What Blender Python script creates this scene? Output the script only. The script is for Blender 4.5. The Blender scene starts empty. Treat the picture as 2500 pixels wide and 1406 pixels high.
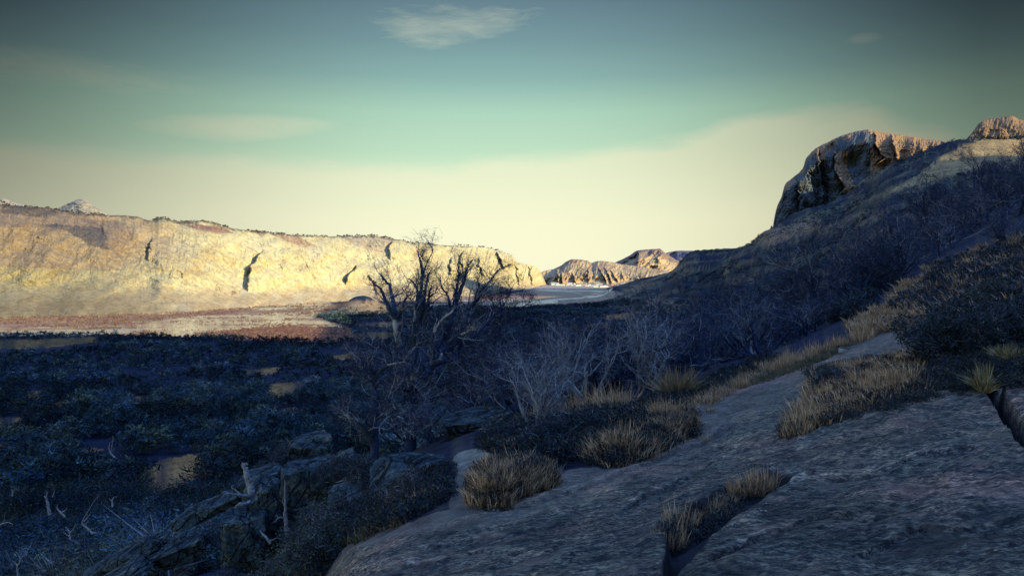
import bpy, math, random
import numpy as np
from mathutils import Vector
random.seed(7); RS = np.random.RandomState(7)
SC = bpy.context.scene
COL = SC.collection
# ------------------------------------------------------------------ camera
F = 1853.0; HZ = 676.0; CX = 1250.0          # focal length / horizon row in a 2500 px wide frame
cd = bpy.data.cameras.new('camera'); cam = bpy.data.objects.new('camera', cd); COL.objects.link(cam)
cd.sensor_width = 36; cd.lens = 36*F/2500; cd.shift_y = -27/2500.0
cd.clip_start = 0.05; cd.clip_end = 90000
cam.rotation_euler = (math.radians(90), 0, 0); SC.camera = cam
SC.render.resolution_x = 1024; SC.render.resolution_y = 575
SC.view_settings.view_transform = 'Standard'; SC.view_settings.look = 'None'
SC.view_settings.exposure = 0.75; SC.view_settings.gamma = 1
# ------------------------------------------------------------------ sun
SUN_AZ = math.radians(121.9)    # clockwise from +Y (view direction)
SUN_EL = math.radians(14.0)
S = Vector((math.sin(SUN_AZ)*math.cos(SUN_EL), math.cos(SUN_AZ)*math.cos(SUN_EL), math.sin(SUN_EL)))
sl = bpy.data.lights.new('sun', 'SUN'); sl.energy = 5.0; sl.angle = math.radians(0.5); sl.color = (1.0, .87, .56)
so = bpy.data.objects.new('sun', sl); COL.objects.link(so); so.rotation_euler = S.to_track_quat('Z', 'Y').to_euler()
# ------------------------------------------------------------------ node helpers
class NT:
    def __init__(s, tree): s.t = tree
    def n(s, kind, **kw):
        nd = s.t.nodes.new(kind)
        for k, v in kw.items():
            if k == 'inp':
                for kk, vv in v.items():
                    if hasattr(vv, 'is_output'): s.t.links.new(vv, nd.inputs[kk])
                    else: nd.inputs[kk].default_value = vv
            else: setattr(nd, k, v)
        return nd
    def m(s, op, a, b=0.0, c=None, clamp=False):
        nd = s.t.nodes.new('ShaderNodeMath'); nd.operation = op; nd.use_clamp = clamp
        for i, v in enumerate((a, b, c)):
            if v is None: continue
            if hasattr(v, 'is_output'): s.t.links.new(v, nd.inputs[i])
            else: nd.inputs[i].default_value = v
        return nd.outputs[0]
    def ramp(s, f, stops, interp='LINEAR'):
        nd = s.t.nodes.new('ShaderNodeValToRGB'); cr = nd.color_ramp; cr.interpolation = interp
        while len(cr.elements) < len(stops): cr.elements.new(0.5)
        for e, (p, c) in zip(cr.elements, stops):
            e.position = p; e.color = (c, c, c, 1) if isinstance(c, (int, float)) else (c[0], c[1], c[2], 1)
        s.t.links.new(f, nd.inputs[0]); return nd.outputs[0]
    def mix(s, f, a, b, mode='MIX'):
        nd = s.t.nodes.new('ShaderNodeMix'); nd.data_type = 'RGBA'; nd.blend_type = mode
        for i, v in ((0, f), (6, a), (7, b)):
            if hasattr(v, 'is_output'): s.t.links.new(v, nd.inputs[i])
            elif i == 0: nd.inputs[0].default_value = v
            else: nd.inputs[i].default_value = (v[0], v[1], v[2], 1)
        return nd.outputs[2]
    def noise(s, vec, scale, detail=5, rough=.6, dist=0.0):
        nd = s.n('ShaderNodeTexNoise', inp={'Scale': scale, 'Detail': detail, 'Roughness': rough, 'Distortion': dist})
        s.t.links.new(vec, nd.inputs['Vector']); return nd.outputs[0]
def s2l(r, g, b):
    f = lambda c: (c/255/12.92 if c/255 <= .04045 else ((c/255+.055)/1.055)**2.4)
    return (f(r), f(g), f(b))
# ------------------------------------------------------------------ world
W = bpy.data.worlds.new('World'); SC.world = W; W.use_nodes = True
wt = NT(W.node_tree); W.node_tree.nodes.clear()
out = wt.n('ShaderNodeOutputWorld'); bg = wt.n('ShaderNodeBackground', inp={'Strength': 0.1})
W.node_tree.links.new(bg.outputs[0], out.inputs[0])
sky = wt.n('ShaderNodeTexSky', sky_type='NISHITA', sun_disc=False, sun_elevation=SUN_EL, sun_rotation=SUN_AZ)
tc = wt.n('ShaderNodeTexCoord'); sx = wt.n('ShaderNodeSeparateXYZ'); W.node_tree.links.new(tc.outputs['Generated'], sx.inputs[0])
X, Y, Z = sx.outputs
hl = wt.m('SQRT', wt.m('ADD', wt.m('MULTIPLY', X, X), wt.m('MULTIPLY', Y, Y)))
el = wt.m('DIVIDE', Z, wt.m('MAXIMUM', hl, .001))            # tan(elevation)
az = wt.m('ARCTAN2', X, Y)                                    # azimuth from the view direction
def vz(y): return (HZ-y)/F
elr = wt.m('MULTIPLY', el, 1.0)
base = wt.ramp(elr, [(0.0, s2l(250, 253, 220)), (.07, s2l(244, 249, 212)), (.125, s2l(214, 233, 198)), (.165, s2l(186, 218, 188)), (.215, s2l(168, 206, 182)),
                     (.26, s2l(136, 174, 168)), (.31, s2l(114, 148, 152)), (.37, s2l(94, 121, 134)), (.5, (.045, .085, .16)), (.75, (.045, .11, .30)), (1.0, (.04, .11, .36))])
az2 = wt.m('SUBTRACT', az, -.02)
hump = wt.m('POWER', 2.718, wt.m('MULTIPLY', wt.m('POWER', wt.m('ABSOLUTE', wt.m('DIVIDE', az2, .56)), 2.6), -1.25))
fall = wt.m('ADD', wt.m('MULTIPLY', hump, .86), .14)
backfill = wt.m('DIVIDE', wt.m('SUBTRACT', wt.m('ABSOLUTE', az), .85), .9, clamp=True)      # unseen sky behind the viewer, raised to fill the shade
high = wt.m('MULTIPLY', wt.m('DIVIDE', wt.m('SUBTRACT', el, .08), .28, clamp=True), wt.m('DIVIDE', wt.m('MULTIPLY', az2, az2), .33, clamp=True))
fall = wt.m('MULTIPLY', fall, wt.m('SUBTRACT', 1.0, wt.m('MULTIPLY', high, .85)))
fall = wt.m('MULTIPLY', wt.m('ADD', fall, wt.m('MULTIPLY', backfill, .9)), .655)
# clouds: thin sheets laid out by direction
dirv = wt.n('ShaderNodeCombineXYZ', inp={0: az, 1: wt.m('MULTIPLY', el, 4.5), 2: 0.0}).outputs[0]
n1 = wt.noise(dirv, 5.0, 8, .62, .4); n2 = wt.noise(dirv, 1.6, 4, .5); n3 = wt.noise(dirv, 22, 6, .7, .8)
def blob(a0, e0, sa, se, slope=0.0):                           # soft elliptical patch
    da = wt.m('SUBTRACT', az, a0)
    de = wt.m('SUBTRACT', wt.m('SUBTRACT', el, e0), wt.m('MULTIPLY', da, slope))
    q = wt.m('ADD', wt.m('POWER', wt.m('ABSOLUTE', wt.m('DIVIDE', da, sa)), 2.0), wt.m('POWER', wt.m('ABSOLUTE', wt.m('DIVIDE', de, se)), 2.0))
    return wt.m('SUBTRACT', 1.0, q)
def cl(b, amp, thr, soft):
    v = wt.m('ADD', b, wt.m('MULTIPLY', wt.m('SUBTRACT', n1, .5), amp))
    v = wt.m('ADD', v, wt.m('MULTIPLY', wt.m('SUBTRACT', n3, .5), amp*.45))
    return wt.m('DIVIDE', wt.m('SUBTRACT', v, thr), soft, clamp=True)
c1 = cl(blob(-.10, .335, .125, .034, .06), 3.4, .28, 1.4)
c2 = cl(blob(-.56, .235, .24, .026, -.02), 3.0, .25, 1.5)
c3 = cl(blob(-.34, .186, .13, .020, .06), 1.2, .1, .9)
c5 = cl(blob(.435, .285, .025, .008, 0), 1.5, .2, 1.0)
# big pale bank: everything under a rising edge
edge = wt.ramp(wt.m('ADD', wt.m('MULTIPLY', az, .5), .5), [(0, .165), (.33, .150), (.44, .150), (.50, .165), (.60, .183), (.655, .212), (.715, .210), (.75, .185), (.80, .13), (.9, .1)], 'EASE')
bank = wt.m('DIVIDE', wt.m('ADD', wt.m('SUBTRACT', edge, el), wt.m('MULTIPLY', wt.m('SUBTRACT', n1, .5), .050)), .022, clamp=True)
cm = wt.m('MAXIMUM', wt.m('MULTIPLY', c1, .34), wt.m('MULTIPLY', c2, .36)); cm = wt.m('MAXIMUM', cm, wt.m('MULTIPLY', c3, .42))
cm = wt.m('MAXIMUM', cm, wt.m('MULTIPLY', bank, .62)); cm = wt.m('MAXIMUM', cm, wt.m('MULTIPLY', c5, .2))
skyc = wt.mix(cm, base, s2l(238, 234, 198))
skyc = wt.mix(1.0, skyc, wt.n('ShaderNodeCombineColor', inp={0: fall, 1: fall, 2: fall}).outputs[0], 'MULTIPLY')
blue = wt.m('MULTIPLY', wt.m('SUBTRACT', el, .42), 1.6, clamp=True)
skyc = wt.mix(blue, skyc, (.21, .41, 1.02))  # unseen overhead sky raised and tinted blue to fill the shade
skyc10 = wt.n('ShaderNodeVectorMath', operation='SCALE', inp={0: skyc, 'Scale': 10.0}).outputs[0]
fin = wt.mix(.96, sky.outputs[0], skyc10)
W.node_tree.links.new(fin, bg.inputs[0])
# ------------------------------------------------------------------ numpy helpers
def hsh(i, j, k, s):
    h = i*np.uint32(374761393)+j*np.uint32(668265263)+k*np.uint32(2147483647)+np.uint32((s*974634777) & 0xffffffff)
    h = (h ^ (h >> np.uint32(13)))*np.uint32(1274126177)
    h = (h ^ (h >> np.uint32(16)))*np.uint32(2246822519)
    return ((h ^ (h >> np.uint32(15))) & np.uint32(0xffff)).astype(np.float32)/np.float32(65535)
def vnoise(x, y, z, s=0):
    def prep(v):
        f = np.floor(v); t = (v-f).astype(np.float32); return f.astype(np.int64).astype(np.uint32), t*t*t*(t*(t*6-15)+10)
    xi, fx = prep(x); yi, fy = prep(y); one = np.uint32(1); r = 0
    if z is None: zs = ((np.uint32(0), 1.0),)
    else: zi, fz = prep(z); zs = ((zi, 1-fz), (zi+one, fz))
    for zk, wz in zs:
        a0 = hsh(xi, yi, zk, s)*(1-fx)+hsh(xi+one, yi, zk, s)*fx; a1 = hsh(xi, yi+one, zk, s)*(1-fx)+hsh(xi+one, yi+one, zk, s)*fx
        r = r+wz*(a0*(1-fy)+a1*fy)
    return r*2-1
def fbm(x, y, z=None, o=5, g=.5, s=0, ridge=False):
    x, y = np.broadcast_arrays(np.asarray(x, float), np.asarray(y, float)); r = 0; a = 1; t = 0
    for k in range(o):
        v = vnoise(x, y, z, s+k)
        if ridge: v = 1-2*np.abs(v)
        r = r+a*v; t += a; a *= g; x = x*2.03+3.1; y = y*2.03+1.7
        if z is not None: z = z*2.03+5.3
    return r/t
def sst(a, b, x):
    t = np.clip((x-a)/(b-a), 0, 1); return t*t*(3-2*t)
def pchip(xs, ys, x):
    """xs (n), ys (n,m) -> (len(x), m), monotone cubic"""
    xs = np.asarray(xs, float); ys = np.asarray(ys, float); h = np.diff(xs); d = np.diff(ys, axis=0)/h[:, None]
    m = np.zeros_like(ys); m[0] = d[0]; m[-1] = d[-1]
    w1 = (2*h[1:]+h[:-1])[:, None]; w2 = (h[1:]+2*h[:-1])[:, None]
    with np.errstate(divide='ignore', invalid='ignore'):
        mm = (w1+w2)/(w1/d[:-1]+w2/d[1:])
    m[1:-1] = np.where(d[:-1]*d[1:] > 0, np.nan_to_num(mm), 0)
    i = np.clip(np.searchsorted(xs, x)-1, 0, len(xs)-2); t = np.clip((x-xs[i])/h[i], 0, 1)[:, None]; hh = h[i][:, None]
    return (2*t**3-3*t**2+1)*ys[i]+(t**3-2*t**2+t)*hh*m[i]+(-2*t**3+3*t**2)*ys[i+1]+(t**3-t**2)*hh*m[i+1]
def smooth1(xs, ys, x): return pchip(xs, np.asarray(ys, float)[:, None], np.asarray(x, float))[:, 0]
def inpoly(x, y, poly):
    r = np.zeros(x.shape, bool); n = len(poly)
    for i in range(n):
        x0, y0 = poly[i]; x1, y1 = poly[(i+1) % n]
        if y0 == y1: continue
        c = ((y0 > y) != (y1 > y)) & (x < (x1-x0)*(y-y0)/(y1-y0)+x0)
        r ^= c
    return r
def pdist(x, y, poly, closed=True):
    """distance to a polyline"""
    d = np.full(x.shape, 1e9); n = len(poly)
    for i in range(n if closed else n-1):
        x0, y0 = poly[i]; x1, y1 = poly[(i+1) % n]; dx, dy = x1-x0, y1-y0
        t = np.clip(((x-x0)*dx+(y-y0)*dy)/(dx*dx+dy*dy+1e-9), 0, 1)
        d = np.minimum(d, np.hypot(x-x0-t*dx, y-y0-t*dy))
    return d
def soft(x, y, poly, w):
    """1 deep inside, 0 outside, ramp of width w inside the edge"""
    return np.where(inpoly(x, y, poly), sst(0, w, pdist(x, y, poly)), 0.0)
def P(px, py, D): return np.array([(px-CX)/F*D, D, (HZ-py)/F*D])
def mesh_obj(name, v, quads=None, tris=None, mat=None, smooth=True, col=None, parent=None, attrs=None):
    me = bpy.data.meshes.new(name); v = np.asarray(v, np.float32); parts = []; nl = []
    for f in (quads, tris):
        if f is not None and len(f): f = np.asarray(f, np.int32); parts.append(f.ravel()); nl.append(np.full(len(f), f.shape[1], np.int32))
    loops = np.concatenate(parts); cnt = np.concatenate(nl); st = np.concatenate(([0], np.cumsum(cnt)[:-1])).astype(np.int32)
    me.vertices.add(len(v)); me.vertices.foreach_set('co', v.ravel())
    me.loops.add(len(loops)); me.loops.foreach_set('vertex_index', loops)
    me.polygons.add(len(cnt)); me.polygons.foreach_set('loop_start', st)
    try: me.polygons.foreach_set('loop_total', cnt)
    except Exception: pass
    me.polygons.foreach_set('use_smooth', np.full(len(cnt), bool(smooth)))
    if col is not None:
        a = me.color_attributes.new('Col', 'FLOAT_COLOR', 'POINT'); c = np.ones((len(v), 4), np.float32); c[:, :3] = col; a.data.foreach_set('color', c.ravel())
    for k, val in (attrs or {}).items():
        a = me.attributes.new(k, 'FLOAT', 'POINT'); a.data.foreach_set('value', np.asarray(val, np.float32))
    me.update(calc_edges=True); me.validate()
    if mat: me.materials.append(mat)
    o = bpy.data.objects.new(name, me); COL.objects.link(o)
    if parent: o.parent = parent
    return o
def grid_faces(nr, nc):
    i = np.arange(nr*nc).reshape(nr, nc)
    return np.stack([i[:-1, :-1], i[:-1, 1:], i[1:, 1:], i[1:, :-1]], -1).reshape(-1, 4)
def tag(o, label=None, cat=None, group=None, kind=None):
    if label: o['label'] = label
    if cat: o['category'] = cat
    if group: o['group'] = group
    if kind: o['kind'] = kind
    return o
def empty(name, loc, label, cat, group=None):
    o = bpy.data.objects.new(name, None); COL.objects.link(o); o.location = loc; o.empty_display_size = .2
    return tag(o, label, cat, group)
def lerpc(a, b, t): t = np.asarray(t)[..., None]; return a*(1-t)+np.asarray(b)*t
# ------------------------------------------------------------------ materials
def mat_new(name, rough=.9, spec=.2):
    m = bpy.data.materials.new(name); m.use_nodes = True; t = NT(m.node_tree); b = m.node_tree.nodes['Principled BSDF']
    b.inputs['Roughness'].default_value = rough; b.inputs['Specular IOR Level'].default_value = spec
    return m, t, b
def lk(t, a, b): t.t.links.new(a, b)
def mat_ground():
    m, t, b = mat_new('ground_mix', .92, .15)
    col = t.n('ShaderNodeAttribute', attribute_name='Col').outputs[0]
    rocky = t.n('ShaderNodeAttribute', attribute_name='rocky').outputs['Fac']
    near = t.n('ShaderNodeAttribute', attribute_name='near').outputs['Fac']
    pos = t.n('ShaderNodeNewGeometry').outputs['Position']
    # slab grain runs obliquely over the rock
    mp = t.n('ShaderNodeMapping', inp={'Vector': pos, 'Rotation': (0, 0, math.radians(-37)), 'Scale': (1.0, 2.5, 2.5)}).outputs[0]
    g1 = t.noise(mp, 8.0, 7, .72, .15); g2 = t.noise(mp, 26, 4, .65); g3 = t.noise(pos, 1.1, 6, .6, .5)
    g4 = t.noise(mp, 1.4, 6, .6, .3)
    f1 = t.ramp(g1, [(.41, 0.0), (.57, 1.0)]); f2 = t.ramp(g2, [(.42, 0.0), (.58, 1.0)])
    sp = t.m('ADD', t.m('MULTIPLY', f1, .55), t.m('MULTIPLY', f2, .45))
    vo = t.n('ShaderNodeTexVoronoi', feature='F1', inp={'Scale': 13.0, 'Randomness': 1.0}); lk(t, t.n('ShaderNodeVectorMath', operation='ADD', inp={0: mp, 1: t.n('ShaderNodeVectorMath', operation='SCALE', inp={0: t.n('ShaderNodeTexNoise', inp={'Vector': pos, 'Scale': 9.0}).outputs[1], 'Scale': .12}).outputs[0]}).outputs[0], vo.inputs['Vector'])
    spots = t.ramp(vo.outputs['Distance'], [(.22, 1.0), (.42, 0.0)]); pick = t.ramp(t.noise(pos, 4.0, 3, .6), [(.50, 0.0), (.60, 1.0)])
    sp = t.m('ADD', sp, t.m('MULTIPLY', t.m('MULTIPLY', spots, pick), .35))
    rc = t.ramp(sp, [(0.0, (.10, .14, .19)), (.30, (.36, .42, .48)), (.62, (.90, .90, .88)), (1.0, (2.7, 2.45, 2.05))])
    rc = t.mix(t.ramp(g3, [(.47, 0.0), (.60, .62)]), rc, t.mix(1.0, rc, (2.2, 1.75, 1.45), 'MULTIPLY'))
    rc = t.mix(t.ramp(t.noise(pos, 2.3, 4, .6, .8), [(.56, 0.0), (.64, .5)]), rc, (1.9, 1.5, 1.25))
    rc = t.mix(t.ramp(g4, [(.36, .62), (.50, 0.0)]), rc, (.30, .36, .40))
    lic = t.noise(pos, .9, 7, .68, .3); rc = t.mix(1.0, rc, t.ramp(lic, [(.38, (.55, .62, .62)), (.5, (1, 1, 1)), (.62, (1.45, 1.38, 1.2))]), 'MULTIPLY')
    n0 = t.noise(pos, .08, 8, .65); n1 = t.noise(pos, 3.0, 8, .7)
    oc = t.mix(near, t.ramp(n0, [(.3, .62), (.7, 1.35)]), t.ramp(n1, [(.3, .35), (.7, 1.7)]))
    mul = t.mix(rocky, oc, rc)
    c = t.mix(1.0, col, mul, 'MULTIPLY'); lk(t, c, b.inputs['Base Color'])
    h = t.m('ADD', t.m('MULTIPLY', g1, 1.0), t.m('MULTIPLY', g2, .35))
    bp = t.n('ShaderNodeBump', inp={'Strength': 1.0, 'Distance': t.m('MULTIPLY', near, .05), 'Height': t.m('ADD', h, t.m('MULTIPLY', n1, .8))})
    fb = t.n('ShaderNodeBump', inp={'Strength': 1.0, 'Distance': t.m('MULTIPLY', t.m('SUBTRACT', 1.0, near), 3.0), 'Height': t.noise(pos, .14, 7, .7), 'Normal': bp.outputs[0]})
    lk(t, fb.outputs[0], b.inputs['Normal'])
    return m
def mat_cliff(name, s, dark=(.35, .26, .22), bump=1.0):
    m, t, b = mat_new(name, .95, .1)
    col = t.n('ShaderNodeAttribute', attribute_name='Col').outputs[0]
    pos = t.n('ShaderNodeNewGeometry').outputs['Position']
    mp = t.n('ShaderNodeMapping', inp={'Vector': pos, 'Scale': (1, 1, .7)}).outputs[0]
    a = t.noise(mp, .030*s, 9, .70, .9); c2 = t.noise(mp, .16*s, 8, .7, .3); c3 = t.noise(pos, .014*s, 6, .6)
    ridge = t.m('ABSOLUTE', t.m('SUBTRACT', a, .5))
    crack = t.ramp(ridge, [(0.0, 0.0), (.028, 1.0)])
    v = t.ramp(c2, [(.34, .84), (.5, .99), (.68, 1.10)])
    c = t.mix(1.0, col, v, 'MULTIPLY')
    c = t.mix(t.m('MULTIPLY', t.m('SUBTRACT', 1.0, crack), .40), c, t.mix(1.0, c, dark, 'MULTIPLY'))
    c = t.mix(t.ramp(c3, [(.44, 0.0), (.66, .45)]), c, t.mix(1.0, c, (.86, .74, .62), 'MULTIPLY'))
    lk(t, c, b.inputs['Base Color'])
    h = t.m('ADD', t.m('MULTIPLY', crack, .35), t.m('ADD', t.m('MULTIPLY', a, 1.2), t.m('MULTIPLY', c2, .8)))
    bp = t.n('ShaderNodeBump', inp={'Strength': .5*bump, 'Distance': 7.0/s, 'Height': h}); lk(t, bp.outputs[0], b.inputs['Normal'])
    return m
def mat_attr(name, rough=.85, spec=.15, scale=6.0, lo=.6, hi=1.4, trans=0.0):
    m, t, b = mat_new(name, rough, spec)
    col = t.n('ShaderNodeAttribute', attribute_name='Col').outputs[0]
    pos = t.n('ShaderNodeNewGeometry').outputs['Position']
    v = t.ramp(t.noise(pos, scale, 4, .7), [(.3, lo), (.7, hi)])
    lk(t, t.mix(1.0, col, v, 'MULTIPLY'), b.inputs['Base Color'])
    return m
def mat_rock():
    m, t, b = mat_new('lichen_rock', .93, .15)
    pos = t.n('ShaderNodeTexCoord').outputs['Object']
    mp = t.n('ShaderNodeMapping', inp={'Vector': pos, 'Rotation': (.2, .1, .6), 'Scale': (1.5, 1.6, .9)}).outputs[0]
    a = t.noise(mp, 1.6, 9, .72, .6); d = t.noise(pos, 6, 8, .75); e = t.noise(pos, .8, 5, .6, .4); g = t.noise(pos, 18, 5, .7)
    cell = t.n('ShaderNodeTexVoronoi', feature='DISTANCE_TO_EDGE', inp={'Vector': mp, 'Scale': 1.1}).outputs[0]; joint = t.ramp(cell, [(0.0, .25), (.03, 1.0)])
    c = t.ramp(a, [(.34, (.014, .026, .042)), (.48, (.042, .066, .076)), (.58, (.095, .115, .10)), (.70, (.22, .215, .15))])
    c = t.mix(1.0, c, t.ramp(d, [(.36, .35), (.52, 1.0), (.68, 1.9)]), 'MULTIPLY')
    c = t.mix(t.ramp(e, [(.50, 0.0), (.66, .7)]), c, (.075, .12, .115))
    c = t.mix(1.0, c, t.ramp(g, [(.36, .55), (.64, 1.45)]), 'MULTIPLY')
    cr = t.ramp(t.m('ABSOLUTE', t.m('SUBTRACT', t.noise(mp, .9, 5, .55, .8), .5)), [(0.0, .12), (.018, 1.0)])
    c = t.mix(1.0, t.mix(1.0, c, cr, 'MULTIPLY'), joint, 'MULTIPLY')
    lk(t, c, b.inputs['Base Color'])
    bp = t.n('ShaderNodeBump', inp={'Strength': 1.0, 'Distance': .10, 'Height': t.m('ADD', t.m('ADD', a, t.m('ADD', t.m('MULTIPLY', cr, .5), t.m('MULTIPLY', joint, .5))), t.m('MULTIPLY', d, .5))}); lk(t, bp.outputs[0], b.inputs['Normal'])
    return m
def mat_water():
    m, t, b = mat_new('river_water', .3, .35)
    pos = t.n('ShaderNodeNewGeometry').outputs['Position']
    c = t.ramp(t.noise(pos, .01, 4), [(.35, (.07, .17, .20)), (.65, (.14, .24, .25))]); lk(t, c, b.inputs['Base Color'])
    bp = t.n('ShaderNodeBump', inp={'Strength': .2, 'Distance': .5, 'Height': t.noise(pos, .15, 5)}); lk(t, bp.outputs[0], b.inputs['Normal'])
    return m
M_GROUND = mat_ground(); M_CLIFF = mat_cliff('cliff_rock', 1.0); M_FAR = mat_cliff('far_rock', .45); M_CRAG = mat_cliff('crag_rock', 1.6, dark=(.3, .3, .32))
M_SNOW = mat_cliff('snow_rock', .1, bump=.5)
M_BARK = mat_attr('weathered_bark', .85, .2, 14, .45, 1.5); M_LEAF = mat_attr('leaves', .8, .2, 3, .6, 1.4)
M_GRASS = mat_attr('dry_grass', .8, .2, 9, .6, 1.35); M_ROCK = mat_rock(); M_WATER = mat_water()
M_FOREST = mat_attr('wood_mass', .9, .1, .5, .65, 1.35)
# ------------------------------------------------------------------ ground sheet (z relative to the eye; valley floor at -60)
DT = [.6, 1.5, 3, 4, 6, 9, 13, 18, 25, 40, 70, 120, 200, 350, 600, 1000, 1600, 2600, 4000, 5200, 9000, 40000]
PXT = [-1400, 0, 400, 640, 900, 1150, 1400, 1500, 1600, 1700, 1900, 2050, 2200, 2350, 2500, 3000, 4200]
far = [-60, -60, -60, -60, -60, -52, -44, -44, -60]
T = {
 -1400: [-1.5, -1.9, -3.2, -4.2, -6, -9, -12, -16, -20, -28, -37, -46, -53, -60] + far[1:],
 0:    [-1.5, -1.6, -2.4, -3.0, -4.6, -7, -9.5, -12, -15, -21, -29, -38, -48, -57, -60] + far[2:],
 400:  [-1.5, -1.6, -2.2, -2.7, -3.9, -5.8, -7.6, -9.3, -11.5, -17, -26.5, -37, -47, -56.5, -60] + far[2:],
 640:  [-1.5, -1.55, -1.9, -2.3, -3.2, -4.7, -6.3, -7.6, -9.2, -15, -25, -36, -46, -56, -60] + far[2:],
 900:  [-1.5, -1.5, -1.65, -1.85, -2.25, -2.95, -3.7, -4.9, -7.6, -14, -24, -35, -45, -55, -60] + far[2:],
 1150: [-1.5, -1.5, -1.55, -1.65, -2.0, -2.35, -2.8, -3.4, -4.8, -9.5, -18.5, -30, -42, -54, -60] + far[2:],
 1400: [-1.5, -1.45, -1.45, -1.55, -1.85, -2.2, -2.45, -2.95, -3.9, -7, -14, -25, -38, -51, -59] + far[2:],
 1500: [-1.5, -1.45, -1.43, -1.52, -1.8, -2.1, -2.3, -2.75, -3.6, -6.2, -12, -21, -33, -46, -56, -60, -57, -34, -58, -52, -44, -60],
 1600: [-1.5, -1.45, -1.42, -1.5, -1.77, -2.05, -2.2, -2.55, -3.3, -5.6, -10.5, -18, -28, -40, -49, -45, -30, 6, -55, -52, -44, -60],
 1700: [-1.5, -1.45, -1.4, -1.48, -1.73, -2.0, -2.1, -2.4, -3.0, -5.0, -9.0, -15, -23, -32, -35, -16, 55, 20, -50, -50, -44, -60],
 1900: [-1.5, -1.42, -1.36, -1.43, -1.62, -1.75, -1.8, -1.85, -2.3, -3.6, -6, -9, -11, -8, 10, 67, 60, 0, -50, -50, -44, -60],
 2050: [-1.5, -1.4, -1.33, -1.38, -1.52, -1.5, -1.45, -1.3, -1.3, -1.8, -2.0, -1.5, 3, 16, 45, 96, 80, 0, -50, -50, -44, -60],
 2200: [-1.5, -1.38, -1.3, -1.36, -1.42, -1.28, -1.12, -.75, -.3, 0.2, 2, 7, 17, 41, 86, 135, 100, 0, -50, -50, -44, -60],
 2350: [-1.5, -1.37, -1.28, -1.33, -1.35, -1.15, -.8, -.25, .5, 2.0, 5.5, 12.5, 23, 43, 103, 128, 110, 0, -50, -50, -44, -60],
 2500: [-1.5, -1.36, -1.26, -1.3, -1.27, -.98, -.42, .3, 1.3, 3.7, 9, 17, 27, 45, 105, 130, 110, 0, -50, -50, -44, -60],
 3000: [-1.5, -1.33, -1.2, -1.2, -1.0, -.4, .6, 2.0, 4.2, 9, 18, 26, 36, 54, 112, 138, 110, 0, -50, -50, -44, -60],
 4200: [-1.5, -1.3, -1.1, -1.0, -.6, .5, 2.2, 5, 9, 17, 29, 44, 66, 92, 125, 150, 110, 0, -50, -50, -44, -60],
}
for k in T:
    assert len(T[k]) == len(DT), (k, len(T[k]))
tab = np.array([T[k] for k in PXT]).T                    # rows: depth, cols: px
GD = np.exp(np.concatenate([np.linspace(math.log(.6), math.log(2.8), 60, endpoint=False), np.linspace(math.log(2.8), math.log(30), 450, endpoint=False), np.linspace(math.log(30), math.log(3000), 340, endpoint=False), np.linspace(math.log(3000), math.log(40000), 60)]))
GX = np.concatenate([np.linspace(-1400, -120, 80, endpoint=False), np.linspace(-120, 2620, 740, endpoint=False), np.linspace(2620, 4200, 90)])
zz = pchip(np.log(DT), tab, np.log(GD)); zz = pchip(PXT, zz.T, GX).T
D2, X2 = np.meshgrid(GD, GX, indexing='ij')
wx = (X2-CX)/F*D2; wy = D2
zz = np.clip(zz, -60, None) if False else zz
img = lambda z: HZ-F*z/D2
iy0 = img(zz)
# broad relief growing with distance
amp = np.interp(D2, [0, 6, 20, 60, 200, 600, 1500, 3000], [0, .03, .10, .5, 1.6, 5, 14, 14])
hillm = sst(1400, 1750, X2)*np.interp(D2, [25, 60], [0.4, 1])
flat = np.where(zz < -58.5, .06, 1.0)
zz = zz + amp*fbm(wx/(.9*D2**.72+.5), wy/(1.6*D2**.72+.5), o=5, s=3)*(.35+.65*hillm)*flat
# gullies and terraces running down the right slope
hs = sst(100, 500, D2)*hillm*(zz > -50)
zz = zz + hs*np.interp(D2, [100, 1000], [1.2, 9])*fbm((wx*.35+wy*.2)/38, (zz)/9.0, o=5, s=21, ridge=True)
# mound on the valley floor
def bump_at(px, py, zf, hgt, rx, ry):
    D = -zf*F/(py-HZ); x0 = (px-CX)/F*D
    q = ((wx-x0)/rx)**2+((wy-D)/ry)**2
    return hgt*np.exp(-q*1.3)
zz = zz + bump_at(872, 762, -60, 20, 36, 70) + bump_at(905, 760, -60, 12, 40, 60)
# river bars: low undulation of the plain
zz = zz + np.where((D2 > 1500) & (X2 < 1560) & (zz < -52), .8*fbm(wx/70, wy/260, o=3, s=9), 0)
iy = img(zz)
jx = X2+10*fbm(wx*8/np.sqrt(D2), wy*8/np.sqrt(D2), o=4, s=40)*np.where(D2 < 40, 1, 1.3)
jy = iy+8*fbm(wx*8/np.sqrt(D2)+9, wy*8/np.sqrt(D2), o=4, s=44)*np.where(D2 < 40, 1, .5)
near = D2 < 34
LEDGE = [([(1180, 1235), (1300, 1210), (1420, 1185), (1560, 1130), (1700, 1080), (1830, 1010)], .05), ([(1480, 1240), (1600, 1190), (1740, 1130), (1900, 1090), (2050, 1040)], .04), ([(1000, 1330), (1150, 1300), (1300, 1270), (1500, 1235)], .035), ([(1980, 1200), (2120, 1170), (2260, 1130), (2420, 1120)], .035), ([(1700, 1406), (1850, 1330), (2000, 1290), (2200, 1270)], .04), ([(820, 1400), (1000, 1370), (1150, 1330), (1320, 1320)], .03), ([(2060, 1390), (2200, 1330), (2350, 1320), (2520, 1290)], .035)]
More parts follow.
